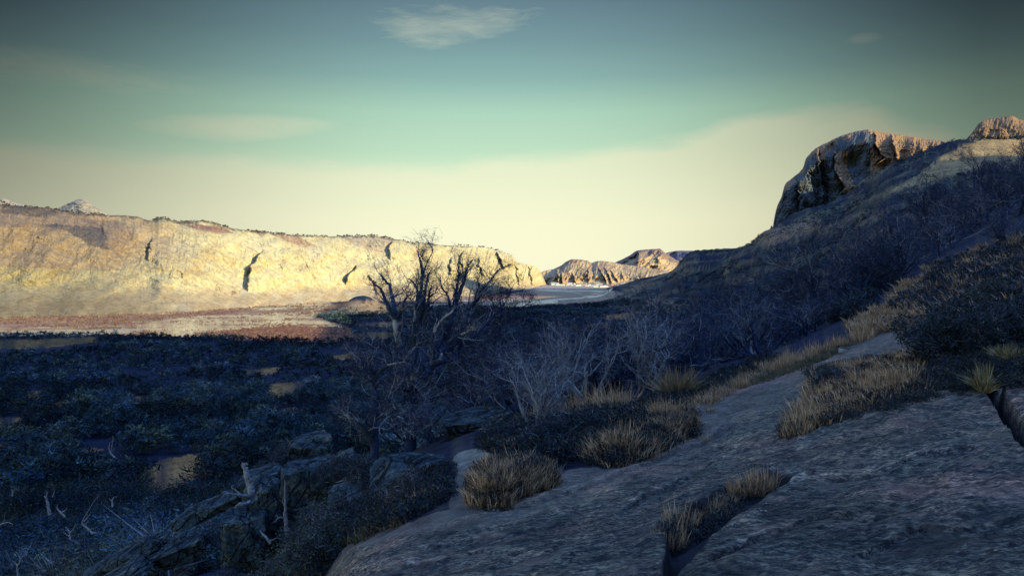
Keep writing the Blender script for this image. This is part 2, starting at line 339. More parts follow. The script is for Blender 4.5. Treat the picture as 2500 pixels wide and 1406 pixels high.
# --- vegetated clods, crevices and ledges of the foreground (outlines in frame coordinates, heights in metres)
CLOD1 = [(1440, 1095), (1500, 1060), (1600, 1030), (1690, 1010), (1685, 1065), (1620, 1095), (1560, 1125), (1500, 1135), (1445, 1130)]
CLOD2 = [(1160, 1225), (1160, 1160), (1200, 1130), (1290, 1115), (1345, 1150), (1340, 1185), (1270, 1210), (1210, 1232)]
CREV = [(1620, 1300), (1690, 1240), (1790, 1185), (1890, 1172), (1950, 1185), (1900, 1225), (1800, 1290), (1720, 1350), (1670, 1406), (1640, 1440), (1610, 1400)]
VEG_R = [(1900, 1060), (1935, 1030), (2020, 1020), (1975, 960), (1975, 910), (2060, 880), (2230, 865), (2240, 800), (2330, 760), (2600, 700), (2700, 930), (2430, 950), (2300, 965), (2120, 1015), (2000, 1045), (1930, 1068)]
CRACK = [(2415, 955), (2440, 1000), (2475, 1050), (2520, 1110), (2560, 1150)]
TRAIL = [(1090, 1235), (1110, 1180), (1120, 1110), (1190, 1095), (1200, 1130), (1150, 1170), (1180, 1235), (1300, 1195), (1400, 1140), (1440, 1140), (1560, 1130), (1690, 1060), (1640, 1000), (1760, 960), (1880, 900), (2000, 860), (2130, 815), (2260, 775), (2300, 770), (2240, 850), (2220, 880), (2080, 890), (1970, 905), (1930, 960), (1880, 1000), (1700, 1080), (1500, 1180), (1300, 1240), (1200, 1270), (1000, 1300), (900, 1330), (760, 1380), (900, 1300), (1010, 1265)]
c1m = soft(jx, jy, CLOD1, 14)*near; c2m = soft(jx, jy, CLOD2, 16)*near; crm = soft(jx, jy, CREV, 22)*near
vr = soft(jx, jy, VEG_R, 14)*near; ck = (1-sst(5, 24, pdist(jx, jy, CRACK, False)))*near
slab_edge = [(560, 1460), (700, 1400), (830, 1340), (1000, 1290), (1100, 1250), (1230, 1212), (1400, 1150), (1500, 1140), (1640, 1085), (1700, 1030), (1790, 965), (1880, 915), (1990, 880), (2110, 845), (2260, 790), (2700, 690)]
se_y = np.interp(X2, [p[0] for p in slab_edge], [p[1] for p in slab_edge])
onslab = sst(-14, 16, jy-se_y)*near*(X2 > 500)
upper_edge = np.interp(X2, [1500, 1700, 1930, 2120, 2300, 2430, 2700], [1290, 1160, 1072, 1022, 970, 958, 940])
upslab = sst(-5, 9, jy-upper_edge)*near*sst(1500, 1800, X2)
dz = .17*c1m+.20*c2m-.14*crm+.09*vr-.30*ck+.11*upslab-.02
for pl_, a_ in LEDGE:
    ly = np.interp(X2, [q[0] for q in pl_], [q[1] for q in pl_])+7*fbm(X2/40, X2*0+a_*100, o=4, s=55); win = sst(pl_[0][0], pl_[0][0]+60, X2)*(1-sst(pl_[-1][0]-80, pl_[-1][0], X2)); dd_ = iy0-ly
    dz = dz-near*a_*win*np.where(dd_ > 0, np.exp(-dd_/26), 0)*sst(0, 3, dd_)
dz = dz+onslab*(.05*fbm((wx*.78+wy*.63)*.9, (wx*-.63+wy*.78)*3.0, o=6, g=.6, s=50, ridge=True)+.06*fbm(wx*.5, wy*.6, o=3, s=51))
dz = dz+near*(1-onslab)*.05*fbm(wx*2.5, wy*2.5, o=5, g=.6, s=52)
dz = np.where(near, dz*np.interp(D2, [0, 1, 2.5, 26, 34], [0, 0, 1, 1, 0]), 0)
zz = zz+dz; iy_f = img(zz)
# --- colours (albedos; sunlit shoulder and strip are painted brighter)
n_a = fbm(wx/np.maximum(D2*.05, .4), wy/np.maximum(D2*.10, .4), o=5, s=60); n_b = fbm(wx/np.maximum(D2*.015, .15), wy/np.maximum(D2*.03, .15), o=4, s=61)
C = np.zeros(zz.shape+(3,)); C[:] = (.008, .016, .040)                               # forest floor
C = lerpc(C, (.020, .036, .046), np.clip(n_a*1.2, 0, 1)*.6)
# right slope: dun grass with dark scrub streaks
hsm = sst(45, 120, D2)*sst(1380, 1560, X2)*(zz > -57)
st = fbm((wx*.35+wy*.2)/60+n_a*.3, zz/5.0, o=5, g=.6, s=70)
HC = lerpc(np.zeros_like(C)+np.array((.075, .085, .060)), (.14, .115, .075), np.clip(st*1.6+.3, 0, 1))
stk = fbm((jx+jy*1.2)/95, (jy+jx*.42)/13, o=5, g=.62, s=72)
HC = lerpc(HC, (.25, .175, .09), sst(.02, .32, stk)*.7)
HC = lerpc(HC, (.010, .019, .036), sst(-.02, .22, fbm((wx*.4+wy*.2)/75, zz/14+1.3, o=5, g=.62, s=71)+.25*n_b))
HC = lerpc(HC, (.012, .020, .036), sst(.05, .25, -stk+.3*n_b)*.8)
LIT_TANTOP = [(2300, 380), (2420, 330), (2600, 300), (2600, 400), (2440, 410), (2330, 425), (2180, 470), (2140, 490), (2240, 430)]
HC = lerpc(HC, (.40, .28, .12), np.where(inpoly(jx, jy, LIT_TANTOP), .95, 0)*(.6+.4*np.clip(n_b+.6, 0, 1)))  # tan grass shoulder, its sunlight put into the colour
HC = lerpc(HC, (.34, .22, .12), np.where(inpoly(jx, jy, [(1740, 590), (1800, 560), (1850, 565), (1900, 556), (2000, 535), (2000, 560), (1880, 600), (1760, 590)]), .7, 0))  # strip on the far slope, likewise painted as sunlit
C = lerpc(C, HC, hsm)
# valley floor zones
vf = (D2 > 90) & (X2 < 1560) & (zz < -40)
def zone(poly, c, a=1.0, mask=None):
    global C
    k = inpoly(jx, jy, poly) & (vf if mask is None else mask); C = lerpc(C, c, k*a)
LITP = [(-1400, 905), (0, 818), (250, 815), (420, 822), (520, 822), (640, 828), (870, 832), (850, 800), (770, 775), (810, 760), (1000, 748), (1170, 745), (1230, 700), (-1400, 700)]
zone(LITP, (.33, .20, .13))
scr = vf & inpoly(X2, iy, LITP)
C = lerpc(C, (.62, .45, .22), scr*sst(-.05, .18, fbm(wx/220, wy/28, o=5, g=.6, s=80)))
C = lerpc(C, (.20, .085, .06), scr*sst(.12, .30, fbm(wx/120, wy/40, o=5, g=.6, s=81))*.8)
zone([(0, 806), (200, 806), (360, 800), (330, 812), (200, 818), (0, 822)], (.45, .36, .22))
zone([(330, 795), (420, 775), (600, 768), (790, 755), (740, 790), (640, 800), (560, 812), (420, 822), (380, 815)], (.76, .58, .27), np.clip(.6+.9*n_b+.4*n_a, 0, 1))
zone([(580, 752), (700, 744), (830, 734), (860, 736), (800, 750), (650, 756)], (.76, .60, .30), .9)
zone([(470, 815), (560, 805), (700, 795), (850, 800), (890, 835), (700, 835), (560, 828)], (.30, .115, .065))
zone([(0, 765), (400, 762), (640, 750), (560, 764), (380, 780), (0, 800)], (.36, .19, .13), .7)
zone([(790, 770), (830, 700), (960, 700), (980, 764)], (.24, .18, .11), .95)
zone([(1000, 760), (960, 735), (1120, 722), (1250, 716), (1330, 706), (1400, 700), (1480, 700), (1520, 712), (1490, 732), (1400, 742), (1250, 750)], (.36, .25, .15))
zone([(1000, 752), (1130, 733), (1260, 722), (1310, 724), (1240, 742), (1150, 750)], (.55, .46, .33), .85)
zone([(1130, 730), (1200, 718), (1310, 718), (1300, 727), (1180, 732)], (.33, .15, .10), .7)
zone([(1250, 705), (1350, 694), (1560, 686), (1560, 699), (1430, 706), (1300, 710)], (.46, .36, .26), .9)
zone([(1480, 745), (1560, 735), (1640, 730), (1640, 745), (1520, 758)], (.30, .22, .14), .6, D2 > 90)
CLEAR = [[(645, 942), (748, 936), (745, 955), (700, 962), (660, 972)], [(400, 1130), (480, 1120), (495, 1155), (440, 1180), (410, 1205), (350, 1175)], [(305, 972), (355, 968), (350, 978), (310, 982)],
         [(-200, 1025), (35, 1025), (40, 1042), (-200, 1050)], [(-300, 838), (60, 832), (180, 828), (190, 836), (60, 848), (-300, 856)], [(880, 790), (985, 786), (960, 796), (890, 796)], [(540, 975), (585, 965), (570, 985), (548, 990)],
         [(270, 1185), (320, 1180), (315, 1192), (275, 1193)], [(130, 985), (180, 978), (160, 1000)], [(1180, 930), (1260, 920), (1240, 940), (1190, 945)], [(870, 818), (960, 812), (940, 824), (880, 826)], [(-200, 1085), (35, 1085), (20, 1097), (-200, 1100)]]
CLEAR += [[(700, 1000), (760, 995), (750, 1010), (705, 1012)], [(420, 985), (470, 980), (460, 994), (425, 996)], [(60, 960), (120, 955), (110, 968), (70, 972)], [(820, 868), (900, 862), (880, 872), (830, 876)], [(600, 905), (680, 900), (660, 910), (610, 912)], [(180, 1100), (240, 1095), (230, 1108), (190, 1110)]]
CLEAR += [[(1480, 770), (1560, 765), (1550, 778), (1490, 780)], [(1400, 800), (1480, 790), (1470, 806), (1410, 812)], [(1100, 800), (1180, 797), (1150, 806)], [(1290, 845), (1380, 838), (1360, 856)], [(1590, 815), (1650, 805), (1640, 822)]]
CLEAR = [[(sum(q[0] for q in c_)/len(c_)+(x_-sum(q[0] for q in c_)/len(c_))*1.25, sum(q[1] for q in c_)/len(c_)+(y_-sum(q[1] for q in c_)/len(c_))*1.35) for x_, y_ in c_] for c_ in CLEAR]
for cp in CLEAR: zone(cp, (.46, .23, .075), np.clip(.65+1.5*n_b, 0, 1))
# near ground
nm = sst(60, 34, D2) if False else 1-sst(30, 55, D2)
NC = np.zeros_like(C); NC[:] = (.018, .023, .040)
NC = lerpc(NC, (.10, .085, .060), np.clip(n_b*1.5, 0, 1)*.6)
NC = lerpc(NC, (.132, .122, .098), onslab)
trail = inpoly(jx, jy, TRAIL) & near
NC = lerpc(NC, (.205, .17, .125), trail*.75)
NC = lerpc(NC, (.34, .20, .13), (inpoly(jx, jy, [(1760, 975), (1830, 930), (1900, 905), (1990, 880), (2000, 890), (1900, 930), (1850, 945)]) & near)*.6)
NC = lerpc(NC, (.29, .27, .19), (inpoly(jx, jy, [(1110, 1120), (1140, 1095), (1190, 1098), (1215, 1115), (1170, 1145), (1120, 1150)]) & near)*.8)
NC = lerpc(NC, (.33, .24, .16), (inpoly(jx, jy, [(1420, 1185), (1500, 1155), (1560, 1130), (1600, 1125), (1540, 1170), (1450, 1195)]) & near)*.55)
NC = lerpc(NC, (.30, .27, .22), (inpoly(jx, jy, [(1880, 1170), (1960, 1175), (1975, 1195), (1900, 1220), (1780, 1290), (1710, 1350), (1695, 1350), (1780, 1270), (1900, 1205)]) & near)*.65)
NC = lerpc(NC, (.24, .20, .17), (inpoly(jx, jy, [(2310, 1215), (2400, 1205), (2520, 1230), (2520, 1275), (2400, 1260), (2330, 1240)]) & near)*.8)
NC = lerpc(NC, (.20, .11, .09), (inpoly(jx, jy, [(1890, 1245), (1940, 1235), (1945, 1242), (1900, 1252)]) & near)*.8)
NC = lerpc(NC, (.32, .15, .10), (inpoly(jx, jy, [(1130, 1030), (1190, 1010), (1210, 1025), (1160, 1036)]) & near)*.8)
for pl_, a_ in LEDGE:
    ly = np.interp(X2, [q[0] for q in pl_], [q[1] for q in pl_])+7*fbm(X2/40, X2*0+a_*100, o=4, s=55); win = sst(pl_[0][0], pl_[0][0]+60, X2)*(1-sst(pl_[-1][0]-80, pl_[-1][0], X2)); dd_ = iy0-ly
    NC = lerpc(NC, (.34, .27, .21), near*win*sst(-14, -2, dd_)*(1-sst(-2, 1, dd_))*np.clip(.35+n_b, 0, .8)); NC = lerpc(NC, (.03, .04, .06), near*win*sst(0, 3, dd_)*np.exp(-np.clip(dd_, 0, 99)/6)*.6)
NC = lerpc(NC, (.24, .165, .13), onslab*sst(.12, .40, fbm(wx*.7+5, wy*.9, o=5, g=.6, s=57))*.65)
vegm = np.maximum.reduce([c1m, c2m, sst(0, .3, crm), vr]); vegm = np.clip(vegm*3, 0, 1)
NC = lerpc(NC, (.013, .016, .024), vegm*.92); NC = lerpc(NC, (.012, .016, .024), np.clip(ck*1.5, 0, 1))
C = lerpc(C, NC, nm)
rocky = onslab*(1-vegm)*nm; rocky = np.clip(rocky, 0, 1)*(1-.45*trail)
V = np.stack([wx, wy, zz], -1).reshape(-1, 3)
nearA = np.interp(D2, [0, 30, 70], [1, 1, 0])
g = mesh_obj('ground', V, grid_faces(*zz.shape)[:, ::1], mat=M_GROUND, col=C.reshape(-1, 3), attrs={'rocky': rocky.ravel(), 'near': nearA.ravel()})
tag(g, 'hillside of bare rock, trail and scrub falling away to the wide valley floor', kind='structure')
logGD = np.log(GD)
def gz(px, D):
    fi = np.interp(math.log(D), logGD, np.arange(len(GD))); i = int(min(fi, len(GD)-2)); a = fi-i
    fj = np.interp(px, GX, np.arange(len(GX))); j = int(min(fj, len(GX)-2)); b = fj-j
    return float((zz[i, j]*(1-b)+zz[i, j+1]*b)*(1-a)+(zz[i+1, j]*(1-b)+zz[i+1, j+1]*b)*a)
def gzv(px, D):
    fi = np.interp(np.log(D), logGD, np.arange(len(GD))); i = np.minimum(fi.astype(int), len(GD)-2); a = fi-i
    fj = np.interp(px, GX, np.arange(len(GX))); j = np.minimum(fj.astype(int), len(GX)-2); b = fj-j
    return (zz[i, j]*(1-b)+zz[i, j+1]*b)*(1-a)+(zz[i+1, j]*(1-b)+zz[i+1, j+1]*b)*a
def hit(px, py, dmin=2.5):
    z = np.array([zz[:, min(len(GX)-1, int(round(np.interp(px, GX, np.arange(len(GX))))))]])[0]
    ray = (HZ-py)/F*GD; k = np.where((z >= ray) & (GD >= dmin))[0]
    return float(GD[k[0]]) if len(k) else None
def at(px, py, dmin=2.5):
    D = hit(px, py, dmin); return np.array([(px-CX)/F*D, D, gz(px, D)])
# ------------------------------------------------------------------ cliffs and hills as sheets in (column, height)
def hillsheet(name, px0, px1, nc, base, top, D0, D1, nr, prof, disp, colf, mat, label, back=.5, nback=24, sk=1.5, skl=9.0, seed=0, tD=None):
    pxs = np.linspace(px0, px1, nc); t = np.linspace(-.06, 1, nr)
    yb = smooth1(*zip(*base), pxs); yt = smooth1(*zip(*top), pxs); d0 = smooth1(*zip(*D0), pxs); d1 = smooth1(*zip(*D1), pxs)
    tt, pp = np.meshgrid(t, pxs, indexing='ij')
    sky_n = sk*fbm(pxs/skl, pxs*0+seed, o=6, g=.62, s=seed+5)
    yt = yt+sky_n
    gg = smooth1(*zip(*prof), np.clip(t, 0, 1)); g2 = np.repeat(gg[:, None], nc, 1)
    yy = yb+(yt-yb)*tt; DD = d0+(d1-d0)*g2
    wxx = (pp-CX)/F*DD; wzz = (HZ-yy)/F*DD
    d = disp(pp, yy, tt, wxx, DD, wzz)*sst(1.0, .93, tt)
    DD = DD-d
    wxx = (pp-CX)/F*DD; wzz = (HZ-yy)/F*DD
    cc = colf(pp, yy, tt, wxx, DD, wzz)
    # plateau going back and down behind the skyline
    kb = np.linspace(0, 1, nback+1)[1:]
    Db = DD[-1]*(1+back*kb[:, None]); zb = wzz[-1]-(kb[:, None]**1.4)*(wzz[-1]+70)*1.0
    xb = (pp[0]-CX)/F*Db; cb = np.repeat(cc[-1][None], nback, 0)
    V = np.concatenate([np.stack([wxx, DD, wzz], -1), np.stack([xb, Db, zb], -1)], 0); CC = np.concatenate([cc, cb], 0)
    global LASTRIM; LASTRIM = (pxs, np.stack([wxx[-1], DD[-1], wzz[-1]], -1))
    o = mesh_obj(name, V.reshape(-1, 3), grid_faces(nr+nback, nc), mat=mat, col=CC.reshape(-1, 3))
    return tag(o, label, kind='structure')
def fissures(L, pp, yy, wpx=2.2):
    """raised buttresses whose left flank is a sharp step: list of (polyline, metres, fade px)"""
    r = 0
    for pl, a, fade in L:
        ys = [p[1] for p in pl]; xs = [p[0] for p in pl]
        lx = np.interp(yy, ys, xs); dx = pp-lx+5.0*fbm(yy/9.0, pp*0+a, o=5, g=.6, s=5)+1.5*fbm(yy/3, pp/5, o=2, s=6)
        win = sst(ys[0]-6, ys[0]+8, yy)*(1-sst(ys[-1]-8, ys[-1]+10, yy))
        r = r+a*win*sst(-wpx, wpx, dx)*np.exp(-np.clip(dx, 0, None)/fade)
        r = r-a*.6*win*np.exp(-np.clip(-dx, 0, None)/(fade*.22))*(dx < 0)
    return r
# --- left canyon wall
FIS = [([(640, 615), (612, 650), (606, 675), (605, 705)], 34, 34), ([(872, 650), (850, 670), (845, 688)], 34, 26), ([(957, 588), (950, 605), (953, 628)], 30, 22),
       ([(372, 585), (363, 600), (362, 632)], 20, 22), ([(1105, 630), (1097, 650), (1100, 668)], 40, 12), ([(1128, 615), (1122, 632), (1128, 650)], 45, 12), ([(1172, 630), (1168, 650), (1182, 672)], 40, 10),
       ([(1212, 612), (1218, 628), (1230, 652)], 60, 14), ([(305, 535), (312, 560), (325, 580)], 3, 18), ([(235, 525), (250, 560), (265, 590)], 3, 25), ([(675, 625), (690, 655), (700, 690)], 3, 25), ([(730, 605), (745, 640), (770, 680)], 3, 30),
       ([(1040, 605), (1030, 640), (1040, 690)], 14, 20), ([(900, 672), (915, 690), (920, 720)], 14, 18), ([(420, 655), (440, 665), (455, 690)], 4, 14), ([(520, 690), (530, 700), (540, 715)], 4, 12), ([(1260, 645), (1262, 670), (1268, 695)], 30, 10), ([(1290, 650), (1296, 675), (1300, 695)], 30, 8)]
def dispL(pp, yy, tt, x, D, z):
    s = D/1500.0
    rock = sst(.16, .40, tt+.10*fbm(pp/60, yy/60, o=3, s=90))
    dg = (pp*.55+yy*.9)                                   # whalebacks sweep down to the right
    big = 34*s*fbm((pp-yy*.5)/120, (yy+pp*.45)/70, o=3, s=91)
    wp = 10*fbm(pp/30, yy/20, o=3, s=98)
    mid = 4.5*s*fbm((pp+yy*.5+wp)/(26/s), (yy+wp*.5)/(24/s), o=6, g=.6, s=92, ridge=True)*rock
    led = 2.6*s*fbm(pp/(24/s)+2, (yy+pp*.3)/(4.0/s), o=5, g=.6, s=93)*rock
    rib = 24*s*fbm((pp+yy*.25)/13, yy/60, o=6, g=.58, s=101, ridge=True)*sst(1040, 1160, pp)*rock
    whale = 7*s*fbm((yy-pp*.42)/22, (pp+yy*.4)/150, o=4, g=.5, s=102, ridge=True)
    fine = 1.3*s*fbm(pp/3.0, yy/5.0, o=4, g=.65, s=94)*(.35+.65*rock)
    return big+mid+rib+whale+led+fine+fissures(FIS, pp, yy)*s*.9
def colL(pp, yy, tt, x, D, z):
    a = fbm(pp/55, yy/30, o=5, g=.6, s=95); b = fbm((pp-yy)/70, (yy+pp*.6)/14, o=5, g=.62, s=96); c = fbm(pp/6, yy/5, o=4, g=.65, s=97)
    k = np.zeros(pp.shape+(3,)); k[:] = (.54, .48, .26)
    k = lerpc(k, (.46, .375, .20), sst(.0, .35, b+.2*c)*.7)
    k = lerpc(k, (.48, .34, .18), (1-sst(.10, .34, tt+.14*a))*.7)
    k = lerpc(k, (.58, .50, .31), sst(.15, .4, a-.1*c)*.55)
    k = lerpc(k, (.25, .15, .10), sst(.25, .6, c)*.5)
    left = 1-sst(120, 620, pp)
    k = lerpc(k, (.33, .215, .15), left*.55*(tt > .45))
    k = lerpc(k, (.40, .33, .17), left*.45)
    k = k*(1-.42*left)[..., None]  # left end darkened in the colour, imitating a lens vignette
    jxx = pp+9*c+14*a; jyy = yy+6*c
    def z_(poly, col, al):
        nonlocal k
        k = lerpc(k, col, inpoly(jxx, jyy, poly)*al*np.clip(.75+.5*c, 0, 1))
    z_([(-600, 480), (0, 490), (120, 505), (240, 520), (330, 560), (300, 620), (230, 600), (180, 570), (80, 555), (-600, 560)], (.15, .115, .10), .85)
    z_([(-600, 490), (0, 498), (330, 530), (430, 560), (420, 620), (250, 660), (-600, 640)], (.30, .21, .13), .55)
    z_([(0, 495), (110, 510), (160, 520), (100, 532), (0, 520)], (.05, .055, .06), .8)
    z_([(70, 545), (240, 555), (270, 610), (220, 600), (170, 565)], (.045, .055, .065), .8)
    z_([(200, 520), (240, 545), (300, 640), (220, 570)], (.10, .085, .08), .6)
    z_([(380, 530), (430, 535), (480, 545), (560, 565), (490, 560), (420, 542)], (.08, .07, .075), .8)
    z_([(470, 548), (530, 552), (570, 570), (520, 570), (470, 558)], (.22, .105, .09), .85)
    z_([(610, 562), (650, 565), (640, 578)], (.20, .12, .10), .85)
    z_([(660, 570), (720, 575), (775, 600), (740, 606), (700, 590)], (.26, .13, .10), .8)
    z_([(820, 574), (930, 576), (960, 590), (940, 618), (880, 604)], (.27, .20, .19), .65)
    z_([(560, 710), (580, 712), (575, 722), (560, 722)], (.2, .13, .11), .8)
    topf = sst(.965, .995, tt+.02*c); k = lerpc(k, (.07, .065, .06), topf*.75*(c > -.25)*(pp < 1150))
    return k
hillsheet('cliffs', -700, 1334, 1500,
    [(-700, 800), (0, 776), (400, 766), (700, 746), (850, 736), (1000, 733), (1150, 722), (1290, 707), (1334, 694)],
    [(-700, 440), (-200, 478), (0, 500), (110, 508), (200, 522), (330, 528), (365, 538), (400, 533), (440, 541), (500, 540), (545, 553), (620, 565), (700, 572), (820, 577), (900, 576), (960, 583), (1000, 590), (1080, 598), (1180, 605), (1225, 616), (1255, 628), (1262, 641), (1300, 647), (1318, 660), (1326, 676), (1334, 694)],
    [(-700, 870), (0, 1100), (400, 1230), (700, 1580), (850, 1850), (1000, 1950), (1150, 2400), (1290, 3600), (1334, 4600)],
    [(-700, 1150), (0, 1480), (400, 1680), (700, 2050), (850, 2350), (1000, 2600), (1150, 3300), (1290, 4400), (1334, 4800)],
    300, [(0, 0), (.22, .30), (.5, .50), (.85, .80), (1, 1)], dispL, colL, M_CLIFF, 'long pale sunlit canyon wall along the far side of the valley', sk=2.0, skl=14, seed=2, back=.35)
RIM = LASTRIM
# --- far hills in the gap
FISF = [([(1395, 668), (1400, 680), (1404, 690)], 60, 8), ([(1408, 662), (1420, 675), (1428, 690)], -30, 8), ([(1462, 652), (1468, 668), (1480, 688)], 60, 7), ([(1478, 655), (1484, 672), (1492, 688)], 60, 7), ([(1490, 660), (1500, 675), (1506, 684)], 50, 6), ([(1515, 664), (1519, 672), (1522, 680)], 50, 6), ([(1358, 655), (1362, 672), (1364, 692)], 120, 18), ([(1368, 664), (1370, 680), (1372, 692)], 60, 8), ([(1440, 650), (1436, 670), (1436, 686)], 45, 8)]
def dispF(pp, yy, tt, x, D, z):
    r = sst(.05, .3, tt)
    return r*(85*fbm((pp+yy*.4)/16, yy/30, o=6, g=.6, s=110, ridge=True)+30*fbm(pp/5, yy/3, o=4, g=.6, s=111))+fissures(FISF, pp, yy, 1.2)*1.6
def colF(pp, yy, tt, x, D, z):
    a = fbm(pp/14, yy/10, o=5, g=.6, s=112); c = fbm(pp/3, yy/3, o=4, s=113)
    k = np.zeros(pp.shape+(3,)); k[:] = (.54, .40, .22)
    k = lerpc(k, (.30, .20, .13), sst(-.1, .3, a)*.7); k = lerpc(k, (.17, .12, .11), sst(.8, .97, tt+.1*a)*.6*((pp < 1445) & (pp > 1380)))
    return k*(1-.15*(c > .2))[..., None]
hillsheet('hills', 1318, 1760, 560,
    [(1318, 695), (1400, 694), (1500, 692), (1600, 692), (1760, 692)],
    [(1318, 668), (1330, 661), (1350, 657), (1366, 650), (1388, 636), (1400, 633), (1432, 636), (1445, 641), (1460, 637), (1490, 639), (1520, 646), (1560, 650), (1620, 660), (1700, 668), (1760, 672)],
    [(1318, 5300), (1360, 5100), (1500, 5100), (1760, 5000)], [(1318, 5600), (1360, 6000), (1500, 6300), (1760, 6300)],
    150, [(0, 0), (.5, .25), (.8, .7), (1, 1)], dispF, colF, M_FAR, 'pale craggy sunlit hill behind the town', sk=1.0, skl=6, seed=12)
def dispG(pp, yy, tt, x, D, z): return 260*fbm((pp+yy)/22, yy/22, o=6, g=.55, s=120, ridge=True)+fissures([([(1560, 612), (1556, 630), (1552, 660)], 420, 40), ([(1600, 628), (1604, 632), (1606, 640)], 160, 14)], pp, yy, 3)
def colG(pp, yy, tt, x, D, z):
    a = fbm(pp/18, yy/7, o=5, g=.6, s=121); k = np.zeros(pp.shape+(3,)); k[:] = (.50, .37, .20)
    k = lerpc(k, (.17, .13, .13), sst(.72, .9, tt+.15*a)*.8); k = lerpc(k, (.26, .14, .10), sst(.1, .4, a)*.6); return k
hillsheet('hills', 1490, 1780, 380, [(1490, 694), (1780, 694)],
    [(1490, 645), (1510, 637), (1540, 622), (1555, 612), (1580, 609), (1600, 608), (1610, 607), (1622, 616), (1650, 634), (1700, 655), (1780, 680)],
    [(1490, 7000), (1780, 7000)], [(1490, 9200), (1780, 9000)], 130, [(0, 0), (.5, .4), (1, 1)], dispG, colG, M_FAR, 'brown rounded hill rising behind the pale craggy hill', sk=.6, skl=6, seed=14)
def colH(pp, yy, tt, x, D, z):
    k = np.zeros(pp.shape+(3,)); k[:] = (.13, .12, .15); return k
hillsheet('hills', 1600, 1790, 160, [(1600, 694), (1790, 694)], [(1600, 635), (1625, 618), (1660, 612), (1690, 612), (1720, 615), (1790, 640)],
    [(1600, 11000), (1790, 11000)], [(1600, 13500), (1790, 13500)], 60, [(0, 0), (1, 1)], lambda *a: 300*fbm(a[0]/20, a[1]/20, o=4, s=130), colH, M_FAR, 'dim bluish ridge farthest away in the gap', sk=.5, skl=8, seed=15)
# --- snowy peak beyond the left rim
def colS(pp, yy, tt, x, D, z):
    a = fbm((pp+yy*.8)/14, (yy-pp*.35)/3.0, o=5, g=.6, s=141); k = np.zeros(pp.shape+(3,)); k[:] = (.34, .31, .23)
    k = lerpc(k, (.27, .23, .16), sst(.08, .3, a)*.8); return k
hillsheet('mountain', -160, 330, 420, [(-160, 560), (330, 560)],
    [(-160, 478), (-40, 492), (5, 485), (40, 496), (100, 507), (135, 510), (165, 497), (200, 486), (225, 500), (265, 524), (330, 545)],
    [(-160, 17000), (330, 17000)], [(-160, 20000), (330, 20000)], 120, [(0, 0), (1, 1)], lambda *a: 260*fbm((a[0]+a[1])/30, (a[1]-a[0]*.3)/16, o=6, g=.55, s=140, ridge=True), colS, M_SNOW, 'pale snowy peak just showing above the left rim', sk=.8, skl=12, seed=16)
# --- the crag on the right skyline
FISC = [([(2000, 355), (1998, 380), (2010, 470), (2000, 520)], -26, 30), ([(2040, 378), (2036, 410), (2062, 460), (2050, 475)], 30, 16), ([(2135, 325), (2140, 360), (2160, 385), (2140, 402)], 34, 18), ([(2175, 330), (2180, 355), (2190, 390)], 24, 30), ([(1945, 430), (1950, 470), (1950, 535)], 20, 18), ([(1975, 420), (1985, 460), (1990, 520)], -18, 18), ([(2020, 470), (2022, 500), (2024, 520)], 14, 10)]
def dispC(pp, yy, tt, x, D, z):
    hollow = -55*np.exp(-(((pp-2075)/45)**2+((yy-400)/42)**2))-30*np.exp(-(((pp-2010)/25)**2+((yy-440)/60)**2))
    return hollow+36*fbm(pp/40, yy/60, o=3, s=150)+(10+8*sst(.6, .9, tt))*fbm((pp+yy*.3)/13, yy/24, o=6, g=.66, s=151)*sst(.02, .2, tt)+4*fbm((pp+yy*.3)/5, yy/9, o=4, g=.6, s=155, ridge=True)+fissures(FISC, pp, yy, 2.5)*1.2+3*fbm(pp/3, yy/3, o=4, g=.65, s=152)
def colC(pp, yy, tt, x, D, z):
    a = fbm(pp/30, yy/30, o=5, g=.6, s=153); c = fbm(pp/5, yy/6, o=4, g=.6, s=154)
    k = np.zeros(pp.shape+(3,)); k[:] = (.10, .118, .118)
    k = lerpc(k, (.44, .25, .10), sst(.80, .92, tt+.34*a+.10*c)*.6)  # warm rim and ribs: sunlight put into the rock colour
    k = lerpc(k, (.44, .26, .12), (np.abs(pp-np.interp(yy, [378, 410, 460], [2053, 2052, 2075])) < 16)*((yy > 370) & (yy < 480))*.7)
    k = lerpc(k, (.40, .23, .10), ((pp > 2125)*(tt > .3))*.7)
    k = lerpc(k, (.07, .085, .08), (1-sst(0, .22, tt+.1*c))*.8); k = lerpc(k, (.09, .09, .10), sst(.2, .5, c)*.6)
    return k
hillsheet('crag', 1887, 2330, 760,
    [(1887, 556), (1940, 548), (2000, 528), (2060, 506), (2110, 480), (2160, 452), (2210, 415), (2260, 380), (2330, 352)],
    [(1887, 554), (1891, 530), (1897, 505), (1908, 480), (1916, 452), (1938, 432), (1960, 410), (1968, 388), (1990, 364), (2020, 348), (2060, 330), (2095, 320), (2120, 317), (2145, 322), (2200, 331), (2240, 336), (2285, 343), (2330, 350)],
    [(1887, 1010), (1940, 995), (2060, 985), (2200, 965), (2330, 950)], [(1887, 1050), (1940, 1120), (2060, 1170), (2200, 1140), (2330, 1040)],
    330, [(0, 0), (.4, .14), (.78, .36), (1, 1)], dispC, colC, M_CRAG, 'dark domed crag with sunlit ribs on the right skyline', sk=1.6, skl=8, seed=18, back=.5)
def dispK(pp, yy, tt, x, D, z): return 7*fbm((pp+yy*.3)/9, yy/18, o=6, g=.6, s=161, ridge=True)+6*fbm(pp/30, yy/20, o=3, s=160)
def colK(pp, yy, tt, x, D, z):
    c = fbm(pp/5, yy/5, o=4, s=164); k = np.zeros(pp.shape+(3,)); k[:] = (.27, .17, .085); return lerpc(k, (.11, .08, .06), sst(0, .4, c)*.7)
